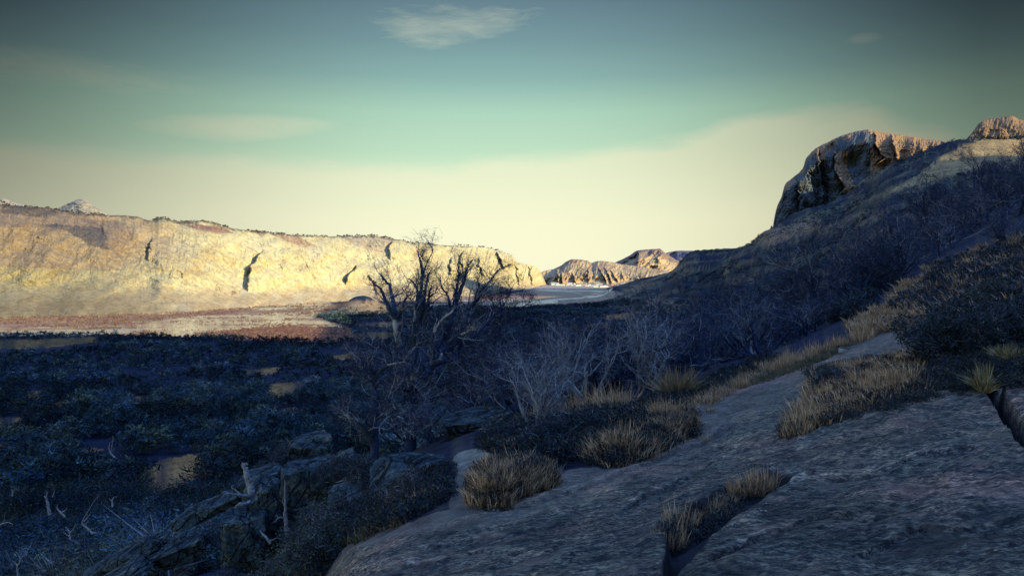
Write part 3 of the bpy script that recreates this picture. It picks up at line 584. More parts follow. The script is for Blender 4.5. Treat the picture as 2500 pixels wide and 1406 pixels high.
hillsheet('crag', 2360, 2660, 300, [(2360, 350), (2420, 345), (2500, 330), (2660, 300)],
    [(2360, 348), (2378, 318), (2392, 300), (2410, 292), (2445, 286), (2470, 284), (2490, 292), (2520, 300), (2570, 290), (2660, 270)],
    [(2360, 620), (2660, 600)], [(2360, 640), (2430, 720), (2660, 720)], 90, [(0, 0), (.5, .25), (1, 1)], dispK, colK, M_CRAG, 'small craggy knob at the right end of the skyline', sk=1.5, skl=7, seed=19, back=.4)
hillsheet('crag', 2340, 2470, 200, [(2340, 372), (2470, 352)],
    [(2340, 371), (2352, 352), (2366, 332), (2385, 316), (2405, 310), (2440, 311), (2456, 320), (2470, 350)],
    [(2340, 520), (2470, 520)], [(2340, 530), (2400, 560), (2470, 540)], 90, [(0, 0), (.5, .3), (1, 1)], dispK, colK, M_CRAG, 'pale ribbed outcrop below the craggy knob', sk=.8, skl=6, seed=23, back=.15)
# --- the mountain behind and to the right of the viewpoint (unseen, crest shaped to fit its foreground shadow)
my = np.linspace(-2200, 470, 200); mx = np.linspace(380, 1500, 90)
MY, MX = np.meshgrid(my, mx, indexing='ij')
crest = np.interp(MY, [-2200, -900, -300, 0, 60, 110, 140, 165, 200, 260, 330, 400, 470], [200, 300, 330, 315, 288, 232, 188, 166, 156, 155, 130, 90, 40])
prof = np.interp(MX, [380, 700, 1000, 1500], [0, 1, .8, -.1])
MZ = -20+(crest+20)*prof**1.0+8*fbm(MX/120, MY/120, o=6, s=170)*np.clip(prof, 0, 1)
MZ = np.where(MX <= 385, MZ-80, MZ)
MZ2y = np.linspace(1100, 4200, 160); MX2 = np.linspace(1150, 2300, 60); NY, NX = np.meshgrid(MZ2y, MX2, indexing='ij')
cr2 = np.interp(NY, [1100, 1480, 1550, 1575, 1620, 1869, 2217, 2716, 3200, 4200], [180, 260, 360, 512, 500, 449, 404, 363, 220, -40]); pf2 = np.interp(NX, [1150, 1500, 2300], [0, 1, .2])  # unseen peak added, shaped to cast a triangular shadow on the canyon wall
NZ = -60+(cr2+60)*pf2+10*fbm(NX/90, NY/90, o=5, s=175)*pf2; k2 = np.zeros(NX.shape+(3,)); k2[:] = (.16, .14, .11)
tag(mesh_obj('mountain', np.stack([NX, NY, NZ], -1).reshape(-1, 3), grid_faces(*NX.shape)[:, ::-1], mat=M_CRAG, col=k2.reshape(-1, 3)), 'steep peak added outside the view, beyond the right-hand hill, to cast shadow', kind='structure')
kk = np.zeros(MX.shape+(3,)); kk[:] = (.14, .12, .08)
tag(mesh_obj('mountain', np.stack([MX, MY, MZ], -1).reshape(-1, 3), grid_faces(*MX.shape)[:, ::-1], mat=M_CRAG, col=kk.reshape(-1, 3)), 'high mountainside behind and to the right of the viewpoint', kind='structure')
# ================================================================== river
def ribbon(pts, dz=.5):
    """pts: (px, py, half height in px) laid on the plain"""
    a = np.array(pts, float); n = 14*len(a); u = np.linspace(0, len(a)-1, n); i = np.arange(len(a))
    px = smooth1(i, a[:, 0], u); py = smooth1(i, a[:, 1], u); hh = smooth1(i, a[:, 2], u)*(1+.35*fbm(u*1.7, u*0+len(a), o=3, s=33))
    rows = []
    for k in (-1, -.3, .3, 1):
        yy = py+k*hh; D = 57.0*F/(yy-HZ)
        for _ in range(4): D = -(gzv(px, D)+dz)*F/(yy-HZ)
        rows.append(np.stack([(px-CX)/F*D, D, gzv(px, D)+dz], -1))
    return np.stack(rows, 0)
RV = []; RF = []; off = 0
for pl in ([(1215, 748, 1.5), (1262, 744, 3), (1300, 741, 4), (1345, 737, 4), (1362, 737, 1.5)], [(1290, 734, 1), (1318, 736, 3), (1340, 733, 1.5), (1400, 729, 1.4), (1450, 726, 1.0), (1492, 720, 1.2), (1496, 716, 1.6), (1480, 713, 2.2), (1450, 711, 1.6), (1400, 710, .9), (1330, 708, .8)],
           [(1428, 723.5, .6), (1440, 724, 2.0), (1458, 724, 2.0), (1468, 723, .5)], [(1310, 707, .5), (1340, 710, .9), (1385, 712, .8), (1420, 717, .5)], [(1180, 757, .6), (1230, 752, 1.4), (1290, 747, 1.0)], [(1440, 716, .4), (1460, 717.5, 1.2), (1490, 717, .4)],
           [(1325, 703, .3), (1370, 702, .9), (1440, 701.5, .4)]):
    r = ribbon(pl); RV.append(r.reshape(-1, 3)); RF.append(grid_faces(r.shape[0], r.shape[1])+off); off += r.shape[0]*r.shape[1]
tag(mesh_obj('river', np.concatenate(RV), np.concatenate(RF)[:, ::-1], mat=M_WATER), 'braided pale streams winding over the gravel plain', kind='structure')
# ================================================================== town
def house_mesh(w, d, h, rf, wall, roof):
    v = [(-w, -d, -3), (w, -d, -3), (w, d, -3), (-w, d, -3), (-w, -d, h), (w, -d, h), (w, d, h), (-w, d, h), (-w, 0, h+rf), (w, 0, h+rf),
         (-w-1, -d-1, h-.3), (w+1, -d-1, h-.3), (-w-1, 0, h+rf+.5), (w+1, 0, h+rf+.5), (-w-1, d+1, h-.3), (w+1, d+1, h-.3)]
    q = [(0, 1, 5, 4), (1, 2, 6, 5), (2, 3, 7, 6), (3, 0, 4, 7), (10, 11, 13, 12), (12, 13, 15, 14)]; t = [(5, 6, 9), (7, 4, 8)]
    c = np.array([wall]*10+[roof]*6); return v, q, t, c
rr = np.random.RandomState(5)
protoH = []
for k, (wl, rf) in enumerate([((.8, .76, .66), (.30, .12, .09)), ((.78, .74, .62), (.55, .55, .52)), ((.70, .60, .45), (.20, .16, .14)), ((.82, .80, .74), (.12, .13, .16))]):
    v, q, t, c = house_mesh(11, 7, 6.5, 4, wl, rf); o = mesh_obj('house', v, q, t, mat=M_FOREST, smooth=False, col=c); protoH.append(o)
LH = ['white house with a rusty red roof in the far town at the hill foot', 'cream house with a pale roof in the far town at the hill foot', 'tan house with a brown roof in the far town at the hill foot', 'white house with a dark roof in the far town at the hill foot']
GH = ['red roofed houses of the far town', 'pale roofed houses of the far town', 'brown roofed houses of the far town', 'dark roofed houses of the far town']
for i in range(96):
    k = i % 4; o = protoH[k] if i < 4 else protoH[k].copy()
    if i >= 4: COL.objects.link(o)
    px = rr.uniform(1350, 1575) if i > 30 else rr.uniform(1450, 1570); D = rr.uniform(4250, 4820)
    o.location = ((px-CX)/F*D, D, gz(px, D)+.5); s = rr.uniform(.5, 1.15); o.scale = (s*rr.uniform(.8, 1.7), s, s*rr.uniform(.8, 1.25)); o.rotation_euler = (0, 0, rr.uniform(-.5, .5))
    tag(o, LH[k], 'house', GH[k])
# ================================================================== branches
def tubes(br, sides=4, tones=None, seed=0):
    V = []; Q = []; Cc = []; off = 0
    ang = np.arange(sides)*2*math.pi/sides; ca, sa = np.cos(ang), np.sin(ang)
    for bi, (p, r, tone) in enumerate(br):
        p = np.asarray(p, float); r = np.asarray(r, float); n = len(p)
        t = np.gradient(p, axis=0); t /= np.linalg.norm(t, axis=1)[:, None]+1e-9
        up = np.array([.31, .17, .93]) if abs(t[0][2]) < .9 else np.array([1., .1, 0])
        a = np.cross(t, up); a /= np.linalg.norm(a, axis=1)[:, None]+1e-9; b = np.cross(t, a)
        ring = p[:, None]+r[:, None, None]*(ca[None, :, None]*a[:, None]+sa[None, :, None]*b[:, None])
        V.append(ring.reshape(-1, 3)); i = np.arange(n*sides).reshape(n, sides)+off
        q = np.stack([i[:-1], np.roll(i[:-1], -1, 1), np.roll(i[1:], -1, 1), i[1:]], -1).reshape(-1, 4); Q.append(q); off += n*sides
        Cc.append(np.repeat(np.asarray(tone, float)[None], n*sides, 0))
    return np.concatenate(V), np.concatenate(Q), np.concatenate(Cc)
DARKB = np.array((.012, .022, .050)); MIDB = np.array((.05, .07, .105)); PALE = np.array((.42, .44, .45))
def tonepick(rg, pale): 
    u = rg.rand(); return DARKB*rg.uniform(.6, 1.5) if u > pale+.3 else (MIDB*rg.uniform(.6, 1.5) if u > pale else PALE*rg.uniform(.45, 1.1))
def grow(p, d, L, r, lvl, out, rg, pale, nch=5, wig=.28, up=.12, ratio=.62, tone=None, spread=.9):
    n = max(3, int(4+lvl*1.5)); pts = [np.array(p, float)]; d = np.array(d, float); d /= np.linalg.norm(d)
    for k in range(n):
        d = d+rg.normal(0, wig, 3)+np.array([0, 0, up]); d /= np.linalg.norm(d); pts.append(pts[-1]+d*L/n)
    rad = np.linspace(r, r*(.45 if lvl > 0 else .25), n+1)
    tn = tone if tone is not None else tonepick(rg, pale)
    out.append((pts, rad, tn))
    if lvl > 0:
        for c in range(nch):
            f = rg.uniform(.25, 1.0) if c < nch-1 else 1.0; i = min(n-1, int(f*n)); q = pts[i]+(pts[i+1]-pts[i])*(f*n-i if i < n-1 else rg.rand())
            base = pts[i+1]-pts[i]; base = base/np.linalg.norm(base)
            nd = base*rg.uniform(.5, 1.0)+rg.normal(0, spread*.6, 3); 
            grow(q, nd, L*ratio*rg.uniform(.7, 1.15), r*(1-.5*f)*rg.uniform(.45, .65), lvl-1, out, rg, pale, nch, wig, up, ratio, tn*rg.uniform(.8, 1.15) if rg.rand() < .6 else None, spread)
def twiglets(out, n, rg, L=.16, w=.006, col=(.016, .028, .062), pale=.15, palec=(.22, .24, .26)):
    """short stiff end twigs as slim three-cornered slivers around the branch ends"""
    pts = np.array([p[k] for p, r, t in out for k in range(1, len(p))]); i = rg.randint(0, len(pts), n); p = pts[i]+rg.normal(0, .03, (n, 3))
    d = rg.normal(0, 1, (n, 3)); d[:, 2] = d[:, 2]*.7+.25; d /= np.linalg.norm(d, axis=1)[:, None]; s = np.cross(d, rg.normal(0, 1, (n, 3))); s /= np.linalg.norm(s, axis=1)[:, None]
    l = L*rg.uniform(.5, 1.5, (n, 1)); v = np.stack([p-s*w*.5, p+s*w*.5, p+d*l], 1).reshape(-1, 3)
    c = np.where(rg.rand(n, 1) < pale, np.array(palec)*rg.uniform(.5, 1.2, (n, 1)), np.array(col)*rg.uniform(.5, 1.6, (n, 1))); return v, np.arange(n*3).reshape(-1, 3), np.repeat(c, 3, 0)
def leafcloud(out, n, rg, size, cols, lo=1):
    pts = np.array([p[k] for p, r, t in out for k in range(lo, len(p))]); i = rg.randint(0, len(pts), n); p = pts[i]+rg.normal(0, .05, (n, 3))
    d = rg.normal(0, 1, (n, 3)); d /= np.linalg.norm(d, axis=1)[:, None]; s = np.cross(d, rg.normal(0, 1, (n, 3))); s /= np.linalg.norm(s, axis=1)[:, None]
    l = size*rg.uniform(.6, 1.4, (n, 1)); v = np.stack([p, p+d*l*.5+s*l*.3, p+d*l, p+d*l*.5-s*l*.3], 1).reshape(-1, 3)
    cols = np.array(cols); c = cols[rg.randint(0, len(cols), n)]*rg.uniform(.6, 1.4, (n, 1)); return v, np.arange(n*4).reshape(-1, 4), np.repeat(c, 4, 0)
def woody(name, trunkbr, crownbr, loc, label, cat, group=None, nt=2500, rg=None, leaves=0, lsize=.05, lcols=None, tl=.16, tp=.15, tw=.006, tcol=(.016, .028, .062)):
    e = empty(name, loc, label, cat, group)
    v, q, c = tubes(trunkbr, 7); mesh_obj('trunk', v, q, mat=M_BARK, col=c, parent=e)
    v, q, c = tubes(crownbr, 3)
    tv, tt, tcx = twiglets(crownbr, nt, rg, L=tl, pale=tp, w=tw, col=tcol)
    n0 = len(v); V = [v, tv]; Cc = [c, tcx]; tris = tt+n0; quads = q
    mesh_obj('crown', np.concatenate(V), quads, tris, mat=M_BARK, col=np.concatenate(Cc), parent=e)
    if leaves:
        lv, lq, lc = leafcloud(crownbr, leaves, rg, lsize, lcols); mesh_obj('foliage', lv, lq, mat=M_LEAF, smooth=False, col=lc, parent=e)
    return e
def copy_thing(e, loc, rz, s, label=None, group=None, sz=None):
    r = e.copy(); COL.objects.link(r); r.location = loc; r.rotation_euler = (0, 0, rz); r.scale = (s, s, sz or s)
    if label: r['label'] = label
    if group: r['group'] = group
    for ch in e.children:
        c = ch.copy(); COL.objects.link(c); c.parent = r
    return r
# ---- traced trees: limbs drawn as (px, py, depth offset)
def traced(name, bx, by, D, limbs, label, cat, seed, sub=(3, 9), nt=9000, pale=.25, tl=.22, twk=1.0):
    rg = np.random.RandomState(seed); z0 = gz(bx, D); base = np.array([(bx-CX)/F*D, D, z0]); tr = []; cr = []
    for (pl, r0, r1, tone) in limbs:
        a = np.array(pl, float); dd = D+a[:, 2]
        w = np.stack([(a[:, 0]-CX)/F*dd, dd, (HZ-a[:, 1])/F*dd], -1)-base
        n = (len(a)-1)*6+1; u = np.linspace(0, len(a)-1, n); i = np.arange(len(a)); q = pchip(i, w, u)
        q += rg.normal(0, .012, q.shape)*np.linspace(0, 1, n)[:, None]
        rad = np.linspace(r0*1.0, r1*.9, n)*(1+rg.normal(0, .07, n))
        tn = {'d': DARKB*2.0, 'm': MIDB*1.4, 'p': PALE*.95}[tone]
        dst = tr if r0 > .055 else cr
        if tone == 'p' and n > 12:
            m_ = n//2; dst.append((q[:m_+1], rad[:m_+1], MIDB*1.0)); dst.append((q[m_:], rad[m_:], PALE*.8))
        else: dst.append((q, rad, tn))
        L = np.linalg.norm(q[-1]-q[0])
        ns = int(rg.randint(*sub)*.6+L*7)
        for k in range(ns):
            f = rg.uniform(.12, 1.0); j = min(n-2, int(f*(n-1))); dr = q[j+1]-q[j]; dr = dr/np.linalg.norm(dr)
            nd = dr*rg.uniform(.3, .9)+rg.normal(0, .55, 3)+np.array([0, 0, .15])
            grow(q[j], nd, rg.uniform(.25, .75)*twk*(1.15-.5*f), max(.010, rad[j]*.35), 2, cr, rg, pale, 4, .22, .10, .62)
    e = woody(name, tr, cr, tuple(base), label, cat, nt=nt, rg=rg, tl=tl, tp=.12, tw=.008)
    return e
q5 = lambda L: [(800+.4266*x, 580+.4266*y, d) for x, y, d in L]
main = [
 (q5([(472, 1240, 0), (478, 1100, 0), (472, 980, 0), (482, 850, 0), (480, 700, 0)]), .15, .11, 'd'),
 (q5([(480, 760, 0), (440, 690, -.1), (412, 620, -.2), (395, 545, -.3), (385, 460, -.4)]), .085, .07, 'p'),
 (q5([(385, 460, -.4), (345, 390, -.5), (322, 340, -.5), (300, 290, -.6), (262, 262, -.7)]), .06, .016, 'd'),
 (q5([(385, 440, -.4), (372, 350, -.2), (352, 270, -.1), (322, 240, 0), (295, 198, .1)]), .06, .015, 'd'),
 (q5([(390, 470, -.4), (425, 400, -.6), (440, 360, -.7), (475, 320, -.7)]), .04, .012, 'd'),
 (q5([(480, 760, 0), (505, 620, .2), (525, 510, .3), (528, 400, .3), (534, 300, .35), (541, 215, .4), (532, 140, .4), (512, 75, .5)]), .095, .014, 'd'),
 (q5([(541, 225, .4), (560, 170, .5), (585, 110, .5), (605, 70, .6)]), .025, .008, 'd'),
 (q5([(528, 470, .3), (546, 370, .1), (560, 290, .1), (582, 195, 0)]), .07, .022, 'd'),
 (q5([(520, 490, .3), (508, 400, .5), (516, 320, .5), (492, 262, .6), (466, 235, .7)]), .06, .015, 'd'),
 (q5([(545, 480, .3), (572, 410, .2), (578, 345, .2), (592, 288, .1)]), .06, .02, 'm'),
 (q5([(500, 640, .2), (492, 540, 0), (498, 430, 0), (488, 380, 0)]), .055, .02, 'p'),
 (q5([(520, 760, 0), (600, 650, .3), (670, 560, .5), (706, 470, .6), (722, 390, .6), (738, 300, .7), (748, 230, .7), (744, 150, .8)]), .095, .02, 'd'),
 (q5([(724, 410, .6), (760, 300, .9), (786, 235, 1), (802, 160, 1), (835, 128, 1.1)]), .06, .012, 'd'),
 (q5([(706, 430, .6), (688, 340, .4), (652, 285, .3), (640, 215, .3)]), .04, .012, 'd'),
 (q5([(540, 800, 0), (640, 680, .6), (740, 580, 1), (790, 480, 1.2), (812, 410, 1.3), (842, 372, 1.3), (880, 305, 1.4), (930, 250, 1.5), (965, 195, 1.6), (1045, 152, 1.8)]), .10, .010, 'd'),
 (q5([(842, 380, 1.3), (852, 320, 1.1), (868, 270, 1.1), (850, 225, 1)]), .035, .010, 'd'),
 (q5([(880, 310, 1.4), (915, 290, 1.6), (960, 260, 1.7)]), .025, .008, 'd'),
 (q5([(690, 600, -.4), (735, 562, -.5), (790, 545, -.6), (832, 512, -.7)]), .05, .025, 'p'),
 (q5([(600, 720, -.3), (590, 620, -.4), (612, 540, -.4), (650, 475, -.5), (722, 415, -.6)]), .06, .022, 'p'),
 (q5([(610, 720, .2), (720, 690, .8), (760, 620, 1.1), (840, 560, 1.4), (940, 460, 1.8), (1010, 370, 2)]), .085, .018, 'd'),
 (q5([(600, 720, -.2), (640, 700, -.3), (655, 660, -.3)]), .07, .04, 'p'),
 (q5([(470, 740, 0), (390, 700, -.5), (340, 640, -.8), (260, 600, -1.1), (215, 560, -1.2)]), .06, .012, 'd'),
 (q5([(470, 780, 0), (400, 720, -.6), (300, 705, -1), (220, 730, -1.3)]), .045, .010, 'm'),
 (q5([(475, 880, 0), (400, 860, -.7), (340, 830, -1.0)]), .04, .010, 'p'),
 (q5([(480, 900, 0), (560, 850, .6), (650, 820, 1), (720, 770, 1.2)]), .05, .012, 'd'),
 (q5([(478, 1000, 0), (560, 930, .7), (680, 900, 1.2), (760, 880, 1.5)]), .045, .010, 'd'),
 (q5([(476, 960, 0), (430, 900, -.5), (415, 860, -.6)]), .05, .02, 'p'),
]
traced('dead_tree', 1001, 1108, 18, main, 'large many-limbed leafless tree standing alone above the rocks, its upper limbs against the sunlit cliffs', 'dead tree', 11, nt=5000, pale=.36)
left = [
 (q5([(262, 1290, 0), (270, 1180, 0), (266, 1050, 0), (270, 940, 0), (268, 840, 0), (262, 760, 0)]), .10, .05, 'd'),
 (q5([(262, 1180, 0), (212, 1095, -.3), (170, 1050, -.5), (112, 1022, -.7), (62, 992, -.8)]), .06, .014, 'p'),
 (q5([(200, 1080, -.3), (160, 1030, -.5), (60, 1030, -.6)]), .02, .008, 'p'),
 (q5([(266, 1050, 0), (320, 1018, -.3), (400, 1020, -.5), (450, 1060, -.6), (492, 1092, -.7)]), .035, .010, 'p'),
 (q5([(400, 1020, -.5), (440, 1090, -.6), (498, 1130, -.7)]), .018, .008, 'p'),
 (q5([(268, 820, 0), (310, 750, -.3), (380, 722, -.5), (465, 715, -.6)]), .045, .012, 'p'),
 (q5([(268, 860, 0), (330, 790, .3), (400, 770, .5), (470, 760, .6)]), .03, .010, 'm'),
 (q5([(262, 770, 0), (238, 740, -.2), (242, 690, -.3), (258, 650, -.3)]), .035, .010, 'm'),
 (q5([(262, 800, 0), (200, 750, -.5), (150, 672, -.7)]), .028, .008, 'p'),
 (q5([(262, 830, 0), (200, 800, -.5), (160, 808, -.6)]), .022, .008, 'p'),
 (q5([(268, 900, 0), (340, 880, .3), (420, 830, .4), (440, 790, .4)]), .03, .010, 'p'),
 (q5([(266, 990, 0), (330, 950, -.3), (350, 930, -.3), (345, 900, -.3)]), .03, .012, 'm'),
]
traced('dead_tree', 913, 1135, 14.5, left, 'leafless tree with long bleached side branches in front of the large tree, at its left', 'dead tree', 12, nt=5000, pale=.55, tl=.15, twk=.75, sub=(3, 7))
rt = [([(1222, 945, 0), (1226, 880, 0), (1222, 820, 0), (1224, 760, 0), (1219, 720, 0)], .075, .02, 'd'), ([(1222, 860, 0), (1200, 800, -.3), (1180, 770, -.4), (1165, 740, -.5)], .03, .008, 'd'), ([(1224, 830, 0), (1250, 780, .3), (1275, 750, .4), (1300, 735, .5)], .03, .008, 'd'),
      ([(1222, 780, 0), (1205, 745, .2), (1190, 700, .3)], .02, .008, 'd'), ([(1222, 760, 0), (1240, 725, .2), (1252, 700, .3)], .02, .008, 'd'), ([(1224, 900, 0), (1260, 860, .3), (1300, 850, .4)], .022, .008, 'm')]
traced('dead_tree', 1222, 950, 22, rt, 'slim dark leafless tree just right of the large many-limbed tree', 'dead tree', 13, nt=5000, pale=.12)
rt2 = [([(1985, 800, 0), (1980, 740, 0), (1985, 690, 0), (1978, 650, 0)], .10, .06, 'd'), ([(1982, 700, 0), (1950, 670, -.4), (1905, 650, -.6), (1870, 640, -.8)], .05, .014, 'p'), ([(1980, 660, 0), (1985, 620, .1), (1975, 590, .2), (1990, 570, .2)], .05, .014, 'm'),
       ([(1985, 700, 0), (2030, 670, .4), (2070, 655, .6), (2085, 645, .7)], .04, .012, 'p'), ([(1978, 650, 0), (1960, 620, 0), (1945, 600, 0)], .03, .010, 'p'), ([(1982, 640, 0), (2010, 600, .2), (2040, 585, .3)], .03, .010, 'm'),
       ([(1985, 730, 0), (1940, 720, -.5), (1900, 705, -.7)], .04, .010, 'm'), ([(1985, 720, 0), (2040, 700, .5), (2080, 690, .7)], .04, .010, 'd'), ([(1982, 750, 0), (1990, 710, -.3), (1996, 680, -.4)], .05, .02, 'p')]
traced('dead_tree', 1985, 802, 30, rt2, 'tall pale-limbed leafless tree at the middle of the dark slope on the right', 'dead tree', 14, nt=7000, pale=.25, tl=.3, twk=1.7)
# ---- thicket prototypes
def proto_shrub(seed, h, stems, spread, pale, nt, lvl=3, tl=.16, nch=5):
    rg = np.random.RandomState(seed); tr = []; cr = []
    for k in range(stems):
        a = rg.uniform(0, 6.28); d = np.array([math.cos(a)*spread, math.sin(a)*spread, 1.0]); tmp = []
        grow((rg.normal(0, .08), rg.normal(0, .08), -.1), d, h*rg.uniform(.5, .75), .03*h**.7, lvl, tmp, rg, pale, nch, .20, .10, .64, None if pale > .5 else DARKB*2.2)
        tr.append(tmp[0]); cr += tmp[1:]
    return tr, cr, rg
SP = [(201, 1.7, 5, .8, .30, 2600), (202, 2.2, 4, .6, .14, 3000), (203, 1.4, 7, 1.0, .75, 1200), (204, 2.6, 3, .5, .06, 3200), (205, 1.9, 6, .9, .22, 3000), (206, 1.2, 8, 1.1, .42, 2200)]
shr = []
for sd, h, st_, sp_, pl_, nt_ in SP:
    tr, cr, rg = proto_shrub(sd, h, st_, sp_, pl_, nt_)
    shr.append((tr, cr, rg, nt_, h, pl_))
first = {}
def put_shrub(k, px, D, s, rz, label, group=None, dz=0.0):
    loc = ((px-CX)/F*D, D, gz(px, D)+dz)
    if k not in first:
        tr, cr, rg, nt_, h, pl_ = shr[k]; e = woody('bare_shrub', tr, cr, loc, label, 'shrub', group, nt=nt_, rg=rg, tp=pl_*.8, tl=.17, tw=.007); e.rotation_euler = (0, 0, rz); e.scale = (s, s, s); first[k] = e; return e
    r = copy_thing(first[k], loc, rz, s, label); 
    if 'group' in r: del r['group']
    if group: r['group'] = group
    return r
# single shrubs one can point to
NAMED = [(2, 1440, 16.0, 1.25, 'pale twiggy shrub behind the golden grass, left of the two pale ones'), (2, 1575, 17.0, 1.30, 'pale twiggy shrub directly behind the spiky round tussock, right of the two pale ones'), (2, 1285, 12.5, .95, 'small bleached antler-like shrub at the left end of the golden grass bank'),
         (4, 2195, 27, 1.5, 'dense round dark shrub at the left end of the grassy bank on the right'), (5, 1265, 15.5, 1.3, 'low grey shrub left of the bleached antler-like shrub'), (4, 2090, 28, 1.4, 'grey spreading shrub right of the tall pale-limbed tree'),
         (0, 1660, 24, 1.5, 'blue-grey spreading shrub rising behind the pale pair of shrubs'), (1, 1720, 30, 1.7, 'dark fan-shaped shrub rising above the middle of the thicket'), (2, 1835, 25, 1.3, 'pale-tipped shrub low in the thicket, left of the tall pale-limbed tree'),
         (1, 1150, 19, 1.25, 'dark shrub at the right foot of the large many-limbed tree'), (5, 1060, 16.5, 1.0, 'low dark shrub on the ground just right of the large tree trunk'), (1, 2290, 45, 2.4, 'bluish upright shrub on the slope above the grassy bank'), (4, 2460, 24, .7, 'olive-grey round bush at the top right end of the grassy bank'),
         (1, 1340, 22, 1.2, 'dark shrub between the slim dark tree and the pale pair of shrubs')]
for i, (k, px, D, s, lb) in enumerate(NAMED): put_shrub(k, px, D, s, i*1.3, lb)
rs = np.random.RandomState(77); cnt = 0
ZG = [('leafless dark shrub in the thicket left of the pale pair of shrubs', 'thicket shrubs below the large tree'), ('leafless dark shrub crowded in the middle of the thicket behind the golden grass', 'thicket shrubs behind the golden grass'), ('leafless dark shrub in the thicket under the tall pale-limbed tree', 'thicket shrubs under the tall pale-limbed tree'),
      ('leafless dark shrub on the slope above the thicket', 'shrubs scattered over the lower right slope')]
def thick(n, pxa, pxb, Da, Db, ks, zi, smin, smax):
    for _ in range(n):
        px = rs.uniform(pxa, pxb); D = math.exp(rs.uniform(math.log(Da), math.log(Db))); k = ks[rs.randint(len(ks))]
        lk_ = ['grey spreading', 'dark fan-shaped', 'pale', 'tall thin-stemmed', 'round dense', 'low grey'][k]
        put_shrub(k, px, D, rs.uniform(smin, smax), rs.uniform(0, 6.28), ZG[zi][0].replace('leafless dark', lk_), lk_+' '+ZG[zi][1], -.05)
thick(26, 1110, 1400, 17, 40, (0, 1, 4, 5), 0, .8, 1.3)
thick(44, 1380, 1720, 17.5, 48, (0, 1, 1, 4, 5, 3), 1, .8, 1.35)
thick(50, 1700, 2140, 23, 62, (0, 1, 4, 3, 5, 1), 2, .9, 1.5)
thick(50, 1500, 2500, 60, 130, (0, 1, 4, 3), 3, 1.3, 2.1)
thick(16, 2150, 2520, 32, 60, (0, 1, 4, 3), 3, 1.0, 1.7)
# ---- leafy bushes
def leafy(px, D, h, seed, label, cols, stems=7, leaves=9000, ls=.04, spread=1.0, dz=-.05, cat='bush', name='leafy_bush', lvl=3):
    rg = np.random.RandomState(seed); tr, cr, rg = proto_shrub(seed, h, stems, spread, .08, 0, lvl); 
    return woody(name, tr, cr, ((px-CX)/F*D, D, gz(px, D)+dz), label, cat, nt=4000, rg=rg, leaves=leaves, lsize=ls, lcols=cols, tl=.12, tp=.25, tcol=(.035, .045, .05))
DG = [(.014, .028, .038), (.010, .022, .038), (.030, .042, .040)]; YG = [(.05, .07, .03), (.11, .11, .045), (.025, .035, .03)]
leafy(2350, 9.6, .72, 301, 'big dark tangled bush beside the rock at the right edge', DG, 11, 12000, .035, 1.1)
leafy(2480, 10.0, .66, 302, 'dark bush filling the right edge beside the big tangled bush', DG, 9, 9000, .035, 1.0)
leafy(2290, 11.5, .5, 303, 'feathery dark bush behind the left side of the big tangled bush', DG, 8, 7000, .03, 1.0)
leafy(2420, 12.5, .55, 304, 'grey-green bush behind the big tangled bush at the right edge', [(.05, .065, .05), (.03, .04, .035)], 9, 8000, .035)
leafy(690, 10.5, .95, 305, 'yellow-flecked leafy bush at the foot of the rock face, nearest the bottom edge', YG, 9, 9000, .03, 1.1, dz=.3)
leafy(800, 9.6, .7, 306, 'small-leaved bush on the slab edge right of the yellow-flecked bush', YG, 9, 7000, .028, 1.1, dz=.05)
leafy(560, 12.5, 1.0, 307, 'dark leafy bush under the split rock faces', YG, 8, 7000, .035, 1.0, dz=.5)
leafy(860, 11.3, .55, 308, 'low dark bush between the slab edge and the round lichen boulder', DG, 8, 5000, .03, 1.2)
leafy(1000, 9.2, .42, 309, 'low mixed bush with reddish stems in front of the round lichen boulder', [(.06, .055, .035), (.10, .06, .035), (.025, .035, .03)], 9, 5000, .025, 1.3)
leafy(1440, 11.2, .50, 310, 'dark low bush under the golden grass bank', DG, 9, 5000, .028, 1.4)
leafy(1330, 11.0, .48, 311, 'dark low bush right of the sandy patch on the trail', DG, 9, 5000, .028, 1.4)
leafy(1230, 11.8, .42, 312, 'dark low bush just above the sandy patch on the trail', DG, 9, 4500, .028, 1.4)
leafy(2015, 10.2, .32, 313, 'dark mossy cushion bush at the left tip of the overgrown strip on the slab', DG, 9, 4500, .022, 1.5)
leafy(450, 17.0, .9, 314, 'bush growing over the long slab at the lower left', YG, 8, 6000, .04, 1.1, dz=.1)
leafy(500, 15.5, .95, 315, 'dark bush below the long slab, left of the greenish pillar', DG, 9, 8000, .035, 1.2, dz=.9)
leafy(380, 15.0, .9, 316, 'dark bush in front of the slanting slabs at the lower left', DG, 9, 8000, .035, 1.3, dz=.6)
leafy(620, 11.5, .8, 317, 'yellow-flecked bush at the bottom edge below the greenish rocks', YG, 9, 8000, .03, 1.2, dz=.2)
leafy(770, 12.5, .6, 318, 'dark bush at the right foot of the tall rock face', DG, 9, 6000, .03, 1.2, dz=.45)
leafy(560, 18.5, .7, 319, 'dark low bush on the ledge left of the bleached stump', DG, 8, 5000, .03, 1.3, dz=1.9)
leafy(900, 13.4, .45, 320, 'dark low bush at the left side of the broad rounded boulder', DG, 8, 4500, .028, 1.2, dz=.2)
leafy(830, 16.6, .6, 321, 'dark bush beside the tan sloping boulder, under the left dead tree', DG, 8, 5500, .03, 1.2, dz=.8)
leafy(700, 21.5, .9, 322, 'dark bush behind the flat-topped capping boulder', DG, 8, 5500, .035, 1.2, dz=2.2)
leafy(480, 16.0, .8, 330, 'dark bush half hiding the tilted slab left of the stump', DG, 9, 7000, .033, 1.3, dz=.8)
leafy(330, 15.4, .8, 331, 'dark bush on the slanting slab at the lower left edge', DG, 9, 7000, .033, 1.3, dz=.8)
